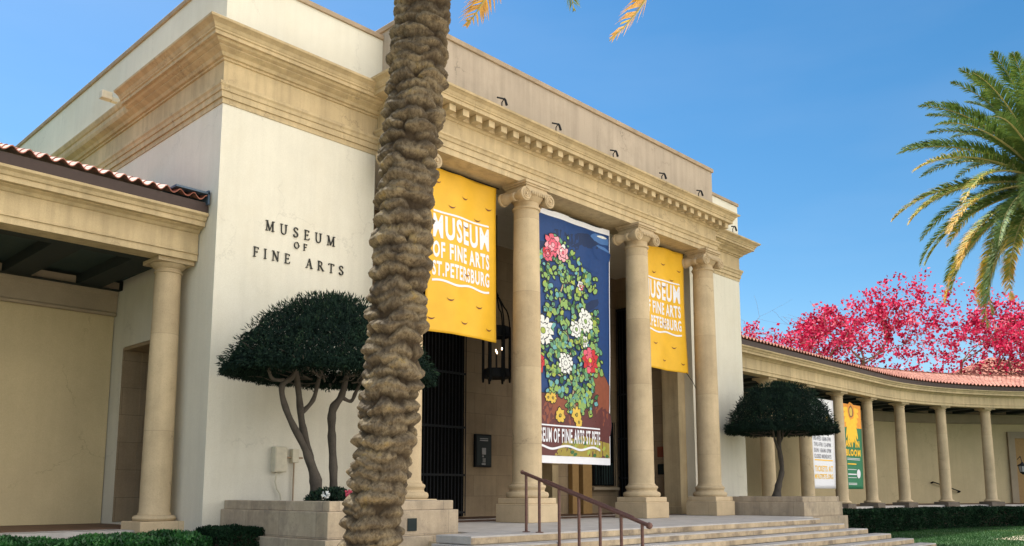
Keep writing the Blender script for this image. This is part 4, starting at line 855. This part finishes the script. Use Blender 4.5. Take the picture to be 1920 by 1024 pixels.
# ------------------------------------------------------------------ palms
def trunk_mesh(path, r0, r1, z_lo, z_hi, seed, NT=260, dz=.009, nper=6.5, rowh=.102, amp=.088):
    r = np.random.default_rng(seed); Z = np.arange(z_lo, z_hi, dz); T = np.linspace(0, 2*PI, NT, endpoint=False); TT, ZZ = np.meshgrid(T, Z)
    P3 = np.stack([np.cos(TT), np.sin(TT), ZZ*1.5], -1).reshape(-1,3)
    wz = ZZ+.028*vnoise(P3, 2.5, seed+1).reshape(ZZ.shape)+.012*vnoise(P3, 8, seed+2).reshape(ZZ.shape); wt = TT+.13*vnoise(P3, 3.3, seed+3).reshape(ZZ.shape)
    npr = 5; row = wz/rowh; best = np.zeros_like(ZZ)
    ja = r.uniform(-.28, .28, (400, npr)); jz = r.uniform(-.38, .38, (400, npr)); ja2 = r.uniform(.55, 1.25, (400, npr)); jw = r.uniform(.85, 1.35, (400, npr))
    base = np.floor(row).astype(int); r00 = int(base.min())-3
    for dr in (-2, -1, 0, 1):
        rr = base+dr; idx = np.clip(rr-r00, 0, 399); colf = wt/(2*PI)*npr-.5*(rr%2)-.17*rr
        for dc in (-1, 0, 1):
            ci = np.floor(colf).astype(int)+dc; cm = ci%npr; uu = (colf-(ci+.5+ja[idx, cm]))/(.58*jw[idx, cm]); vv = (row-(rr+jz[idx, cm]))   # 0..~1.6
            w0 = np.sqrt(np.clip(1-uu*uu, 0, 1))+.02; q = vv-.45+.10*np.abs(uu); q = np.where(q < 0, q/(.42*w0+.05), q/(1.0*w0+.10)); e_ = w0**.8*np.clip(1-np.abs(q)**1.35, 0, 1)
            best = np.maximum(best, e_*ja2[idx, cm])
    crack = np.abs(vnoise(np.stack([np.cos(TT)*9, np.sin(TT)*9, ZZ*3.0], -1).reshape(-1,3), 2.6, seed+5).reshape(ZZ.shape)); crack = np.clip(1-crack*7, 0, 1)
    fine = .0045*vnoise(P3*3, 9, seed+6).reshape(ZZ.shape)+.003*vnoise(P3*7, 11, seed+7).reshape(ZZ.shape)
    crack = crack*(best>.25)*.95
    rad = (r0+(r1-r0)*(ZZ-z_lo)/(z_hi-z_lo))+amp*best-.005*crack+fine*.8+.0025*vnoise(P3*1.0, 14, seed+12).reshape(ZZ.shape)+.015*vnoise(P3, 1.6, seed+9).reshape(ZZ.shape)
    cx = np.interp(ZZ, [p[2] for p in path], [p[0] for p in path]); cy = np.interp(ZZ, [p[2] for p in path], [p[1] for p in path])
    V = np.stack([cx+rad*np.cos(TT), cy+rad*np.sin(TT), ZZ+.022*best], -1).reshape(-1,3); nz = len(Z)
    k = np.arange(nz-1)[:,None]*NT; i = np.arange(NT)[None]; j = (i+1)%NT; F = np.stack([k+i, k+j, k+j+NT, k+i+NT], -1).reshape(-1,4)
    return V, F, best.ravel()
def frond(base, az, el, length, droop, nleaf, llen, seed, yellow=0, twist=0):
    r = np.random.default_rng(seed); n = 26; p = np.array(base, float); pts = [p.copy()]; e = el; h = np.array([math.cos(az), math.sin(az), 0]); side = np.array([-math.sin(az), math.cos(az), 0]); ds = length/n
    for k in range(n):
        e = e-droop/n*(.35+1.3*k/n); p = p+ds*(h*math.cos(e)+np.array([0,0,1])*math.sin(e)+side*twist*k/n*.3); pts.append(p.copy())
    pts = np.array(pts); s = np.sort(r.uniform(.12, 1, nleaf)); Vv = []; tt = []
    idx = s*n; i0 = np.clip(np.floor(idx).astype(int), 0, n-1); c = pts[i0]+(pts[i0+1]-pts[i0])*(idx-i0)[:,None]; tg = pts[i0+1]-pts[i0]; tg /= np.linalg.norm(tg, axis=1, keepdims=True)
    sd_ = np.cross(tg, np.array([0,0,1.])); sd_ /= (np.linalg.norm(sd_, axis=1, keepdims=True)+1e-6); upv = np.cross(sd_, tg)
    V_, F_, T_ = [], [], []
    for sg_ in (-1, 1):
        prof = llen*(np.sin(np.clip(s*1.02,0,1)*PI)**.45*.85+.12)*r.uniform(.85,1.1,nleaf)
        lift = r.uniform(.15,.6,nleaf)[:,None]; D = sd_*sg_*.80+tg*(.55+.75*s[:,None]**2)+upv*lift; D /= np.linalg.norm(D, axis=1, keepdims=True)
        mid = c+D*prof[:,None]*.55; D2 = D+np.array([0,0,-.55])*r.uniform(.5,1.3,nleaf)[:,None]; D2 /= np.linalg.norm(D2, axis=1, keepdims=True); tip = mid+D2*prof[:,None]*.5
        w_ = tg*(.014+.018*llen*(llen > .45)); nb = r.normal(0,.004,(nleaf,3)); V = np.stack([c-w_*.6, c+w_*.6, mid+w_*.75+nb, mid-w_*.75+nb, tip+w_*.06, tip-w_*.06], 1).reshape(-1,3)
        q = np.arange(nleaf)[:,None]*6; F = np.concatenate([q+np.array([0,1,2,3]), q+np.array([3,2,4,5])], 0); t = .28+.22*r.uniform(0,1,nleaf)*1.0+yellow*np.clip(s*1.5-.45,0,1)*r.uniform(.5,1.1,nleaf)
        F_.append(F+sum(len(x) for x in V_)); V_.append(V); T_.append(np.concatenate([t, np.clip(t+.06+.1*yellow,0,1)]))
    return pts, np.vstack(V_), np.vstack(F_), np.clip(np.concatenate(T_), 0, 1)
def palm_crown(g, top, fr):
    Vs, Fs, Ts = [], [], []; off = 0; b = MB()
    for f in fr:
        pts, V, F, T = frond(*f); Vs.append(V); Fs.append(F+off); off += len(V); Ts.append(T); b.tube([tuple(p) for p in pts], list(np.linspace(.035*f[3]/4+.008, .006, len(pts))), 5)
    cr = arr_mesh('crown', np.vstack(Vs), np.vstack(Fs), M['frond'], g, tint=np.concatenate(Ts)); b.build('frond_ribs', M['frond_rib'], cr)
pt = empty('palm_tree', (-3.05, -9.36, GZ), 'thick shaggy palm trunk ringed with old leaf bases rising in front of the portico', 'palm tree')
PT = [(-3.20,-9.34,GZ-.1),(-3.07,-9.36,.3),(-2.91,-9.39,1.6),(-2.83,-9.41,2.8),(-2.78,-9.43,3.9),(-2.67,-9.45,5.1),(-2.50,-9.47,8.6)]
V, F, sc_ = trunk_mesh(PT, .197, .222, GZ-.1, 8.3, 31); o = arr_mesh('trunk', V, F, M['trunk'], pt, smooth=True); at_ = o.data.attributes.new('scar_shade', 'FLOAT', 'POINT'); at_.data.foreach_set('value', sc_.astype(np.float32))
fr = []; r_ = random.Random(4); TOPZ = 8.2
for i in range(44):
    az = i*2.39996; lev = i/44; el = R(80-62*lev+r_.uniform(-6,6)); fr.append(((-2.5+.1*math.cos(az),-9.47+.1*math.sin(az),TOPZ+.25-.3*lev), az, el, r_.uniform(3.2,3.8), R(70+20*lev), 110, .42, 100+i, .15*(lev > .6)))
def hang_frond(tip, seed, L=3.6):   # old frond bending over and hanging down to the given tip
    T = Vector(tip); B = Vector((-2.5,-9.47,TOPZ)); az = math.atan2(T.y-B.y, T.x-B.x); best = None
    for el in range(-20, 85, 5):
        for dr in range(40, 260, 5):
            for LL in (3.0, 3.4, 3.8, 4.2, 4.8):
                e = R(el); x = z = 0
                for k in range(26): e -= R(dr)/26*(.35+1.3*k/26); x += LL/26*math.cos(e); z += LL/26*math.sin(e)
                er = abs(x-math.hypot(T.x-B.x, T.y-B.y))+abs(z-(T.z-B.z))
                if best is None or er < best[0]: best = (er, el, dr, LL)
    return (tuple(B), az, R(best[1]), best[3], R(best[2]), 150, .46, seed, .8)
HF = [(-2.70,-10.12,4.95), (-1.70,-11.1,4.93)]
for i, t in enumerate(HF): fr.append(hang_frond(t, 300+i))
palm_crown(pt, None, fr)
# right hand palm, standing on the lawn just outside the frame
rp_ = empty('palm_tree', (22.6, -9.9, GZ), 'tall green palm with yellow tipped drooping fronds at the right edge of the picture', 'palm tree')
V, F, sc_ = trunk_mesh([(22.9,-10.0,GZ),(22.6,-9.75,10.0)], .30, .27, GZ-.1, 9.9, 37, NT=120, dz=.03); o = arr_mesh('trunk', V, F, M['trunk'], rp_, smooth=True); at_ = o.data.attributes.new('scar_shade', 'FLOAT', 'POINT'); at_.data.foreach_set('value', sc_.astype(np.float32))
fr = []
for i in range(96):
    az = i*2.39996+.4; lev = i/96; el = R(80-125*lev**1.1+r_.uniform(-7,7)); yl = .0 if lev < .45 else (.35 if r_.random() < .5 else .05) if lev < .7 else r_.choice([.6,.2,.5,.1,.0])
    fr.append(((22.65+.15*math.cos(az),-9.75+.15*math.sin(az),10.75-.6*lev), az, el, r_.uniform(4.1,4.8), R(46+30*lev if lev < .7 else 55), 220, .52, 500+i, yl))
palm_crown(rp_, None, fr)
cl_ = rng.normal(size=(260,3))*np.array([.12,.12,.16])+np.array([22.3,-9.9,10.15]); V, F = leaf_quads(cl_, rand_unit(260), rand_unit(260), .09, .06); arr_mesh('fruit_cluster', V, F, M['yellow'], rp_)
# ------------------------------------------------------------------ crimson flowering tree behind the arcade
def flowering(base, seed, label):
    r = random.Random(seed); g = empty('flowering_tree', base, label, 'tree'); b = MB(); tips = []
    fwd_ = Vector((math.sin(yaw), math.cos(yaw), 0)); rgt = Vector((math.cos(yaw), -math.sin(yaw), 0))
    def grow(p, d, rad, ln, lvl):
        pts = [p]; rs = [rad]; n = 4
        for k in range(n):
            d = (d+Vector((r.uniform(-.22,.22), r.uniform(-.22,.22), r.uniform(-.10,.16)))).normalized(); p = p+d*ln/n; pts.append(p); rs.append(rad*(1-.38*(k+1)/n))
            if lvl >= 2: tips.append(p.copy())
        b.tube(pts, rs, 7 if lvl < 2 else 5, False)
        if lvl >= 6 or rad < .012: return
        for k in range(3 if lvl < 4 else 2):
            a = r.uniform(0, 2*PI); sp = r.uniform(.45,.95); o = d.orthogonal().normalized(); o.rotate(__import__('mathutils').Quaternion(d, a)); nd = (d+o*sp); nd.z = nd.z*.72+.10
            grow(p, nd.normalized(), rs[-1]*r.uniform(.6,.8), ln*r.uniform(.62,.85), lvl+1)
    B = Vector(base)
    for dx, dyf, zz, ln, rad in ((-6.4,0,.55,6.5,.22),(-4.6,.3,.8,6.0,.22),(-2.6,-.6,1.3,5.6,.26),(.3,.2,1.6,5.4,.34),(3.0,.5,1.1,5.6,.26),(5.0,.1,.9,5.8,.24),(6.8,-.4,.6,6.4,.24),(7.2,.4,.35,6.2,.22)):
        s = B+Vector((0,0,5.2))+rgt*dx*.12; d = (rgt*dx*.17+fwd_*dyf*.5+Vector((0,0,zz))).normalized(); grow(s, d, rad, ln, 1)
    zc = B.z+5.2; warp = lambda p: (p[0]+(Vector(p)-B).dot(rgt)*rgt.x*.22, p[1]+(Vector(p)-B).dot(rgt)*rgt.y*.22, zc+(p[2]-zc)*.60)
    b.v = [warp(p) for p in b.v]; tips = [warp(p) for p in tips]
    b.tube([B, B+Vector((0,0,3)), B+Vector((0,0,5.6))], [.55,.42,.40], 12); b.build('trunk', M['pinkbark'], g, smooth=True)
    T = np.array([tuple(t) for t in tips]); T = T[rng.random(len(T)) < .85]; m = 2600; uu = rng.uniform(-9.5, 11, m); top = np.interp(uu, [-9.5,-7,-4.5,-2,0,2,5,8,11], [10.4,12.0,13.0,14.6,15.6,15.0,14.0,13.4,12.2])
    zz = 7.6+(top-7.6)*rng.uniform(0, 1, m)**.8; ff = rng.uniform(-3, 3, m); E = np.stack([B.x+rgt.x*uu+fwd_.x*ff, B.y+rgt.y*uu+fwd_.y*ff, zz], 1); dens = vnoise(E, 2.2, 5)+.6*vnoise(E, 4.6, 6); E = E[dens > .16]
    T = T[(T[:,2] < np.interp((T-np.array(B))@np.array(rgt), [-9.5,-7,-4.5,-2,0,2,5,8,11], [10.4,12.0,13.0,14.6,15.6,15.0,14.0,13.4,12.2])+.5)]; T = np.vstack([T, E]); k = 8; Cn = np.repeat(T, k, 0)+rng.normal(size=(len(T)*k,3))*.17; n = len(Cn); zmin = B.z+5.2
    V, F = leaf_quads(Cn, rand_unit(n), rand_unit(n), rng.uniform(.15,.30,n), rng.uniform(.12,.22,n)); tint = np.clip(np.repeat(rng.uniform(.2,.8,len(T)), k)+rng.normal(0,.22,n), 0, 1)
    arr_mesh('crown', V, F, M['blossom'], g, tint=tint); print('blossom tips', len(T)); return g
flowering((52.3, 5.3, GZ), 12, 'leafless tree covered in crimson pink blossom rising behind the curved arcade roof')
# ------------------------------------------------------------------ grass blades on the near lawn
n = 60000; gx = rng.uniform(19.7, 42, n); gy = rng.uniform(-12, -2.2, n); ok = (gy < -2.3-np.clip((gx-32)*.35, 0, 9)); gx, gy = gx[ok], gy[ok]; n = len(gx)
P = np.stack([gx, gy, np.full(n, GZ+.03)], 1); V, F = leaf_quads(P, rand_unit(n)*.5+np.array([0,0,1.]), rand_unit(n), rng.uniform(.07,.12,n), .012)
o = arr_mesh('grass', V, F, M['grass'], None, tint=np.clip(.4+.5*vnoise(P, .8, 2)+rng.normal(0,.2,n), 0, 1)); tag(o, 'short green grass on the lawn right of the steps', 'grass', kind='stuff')
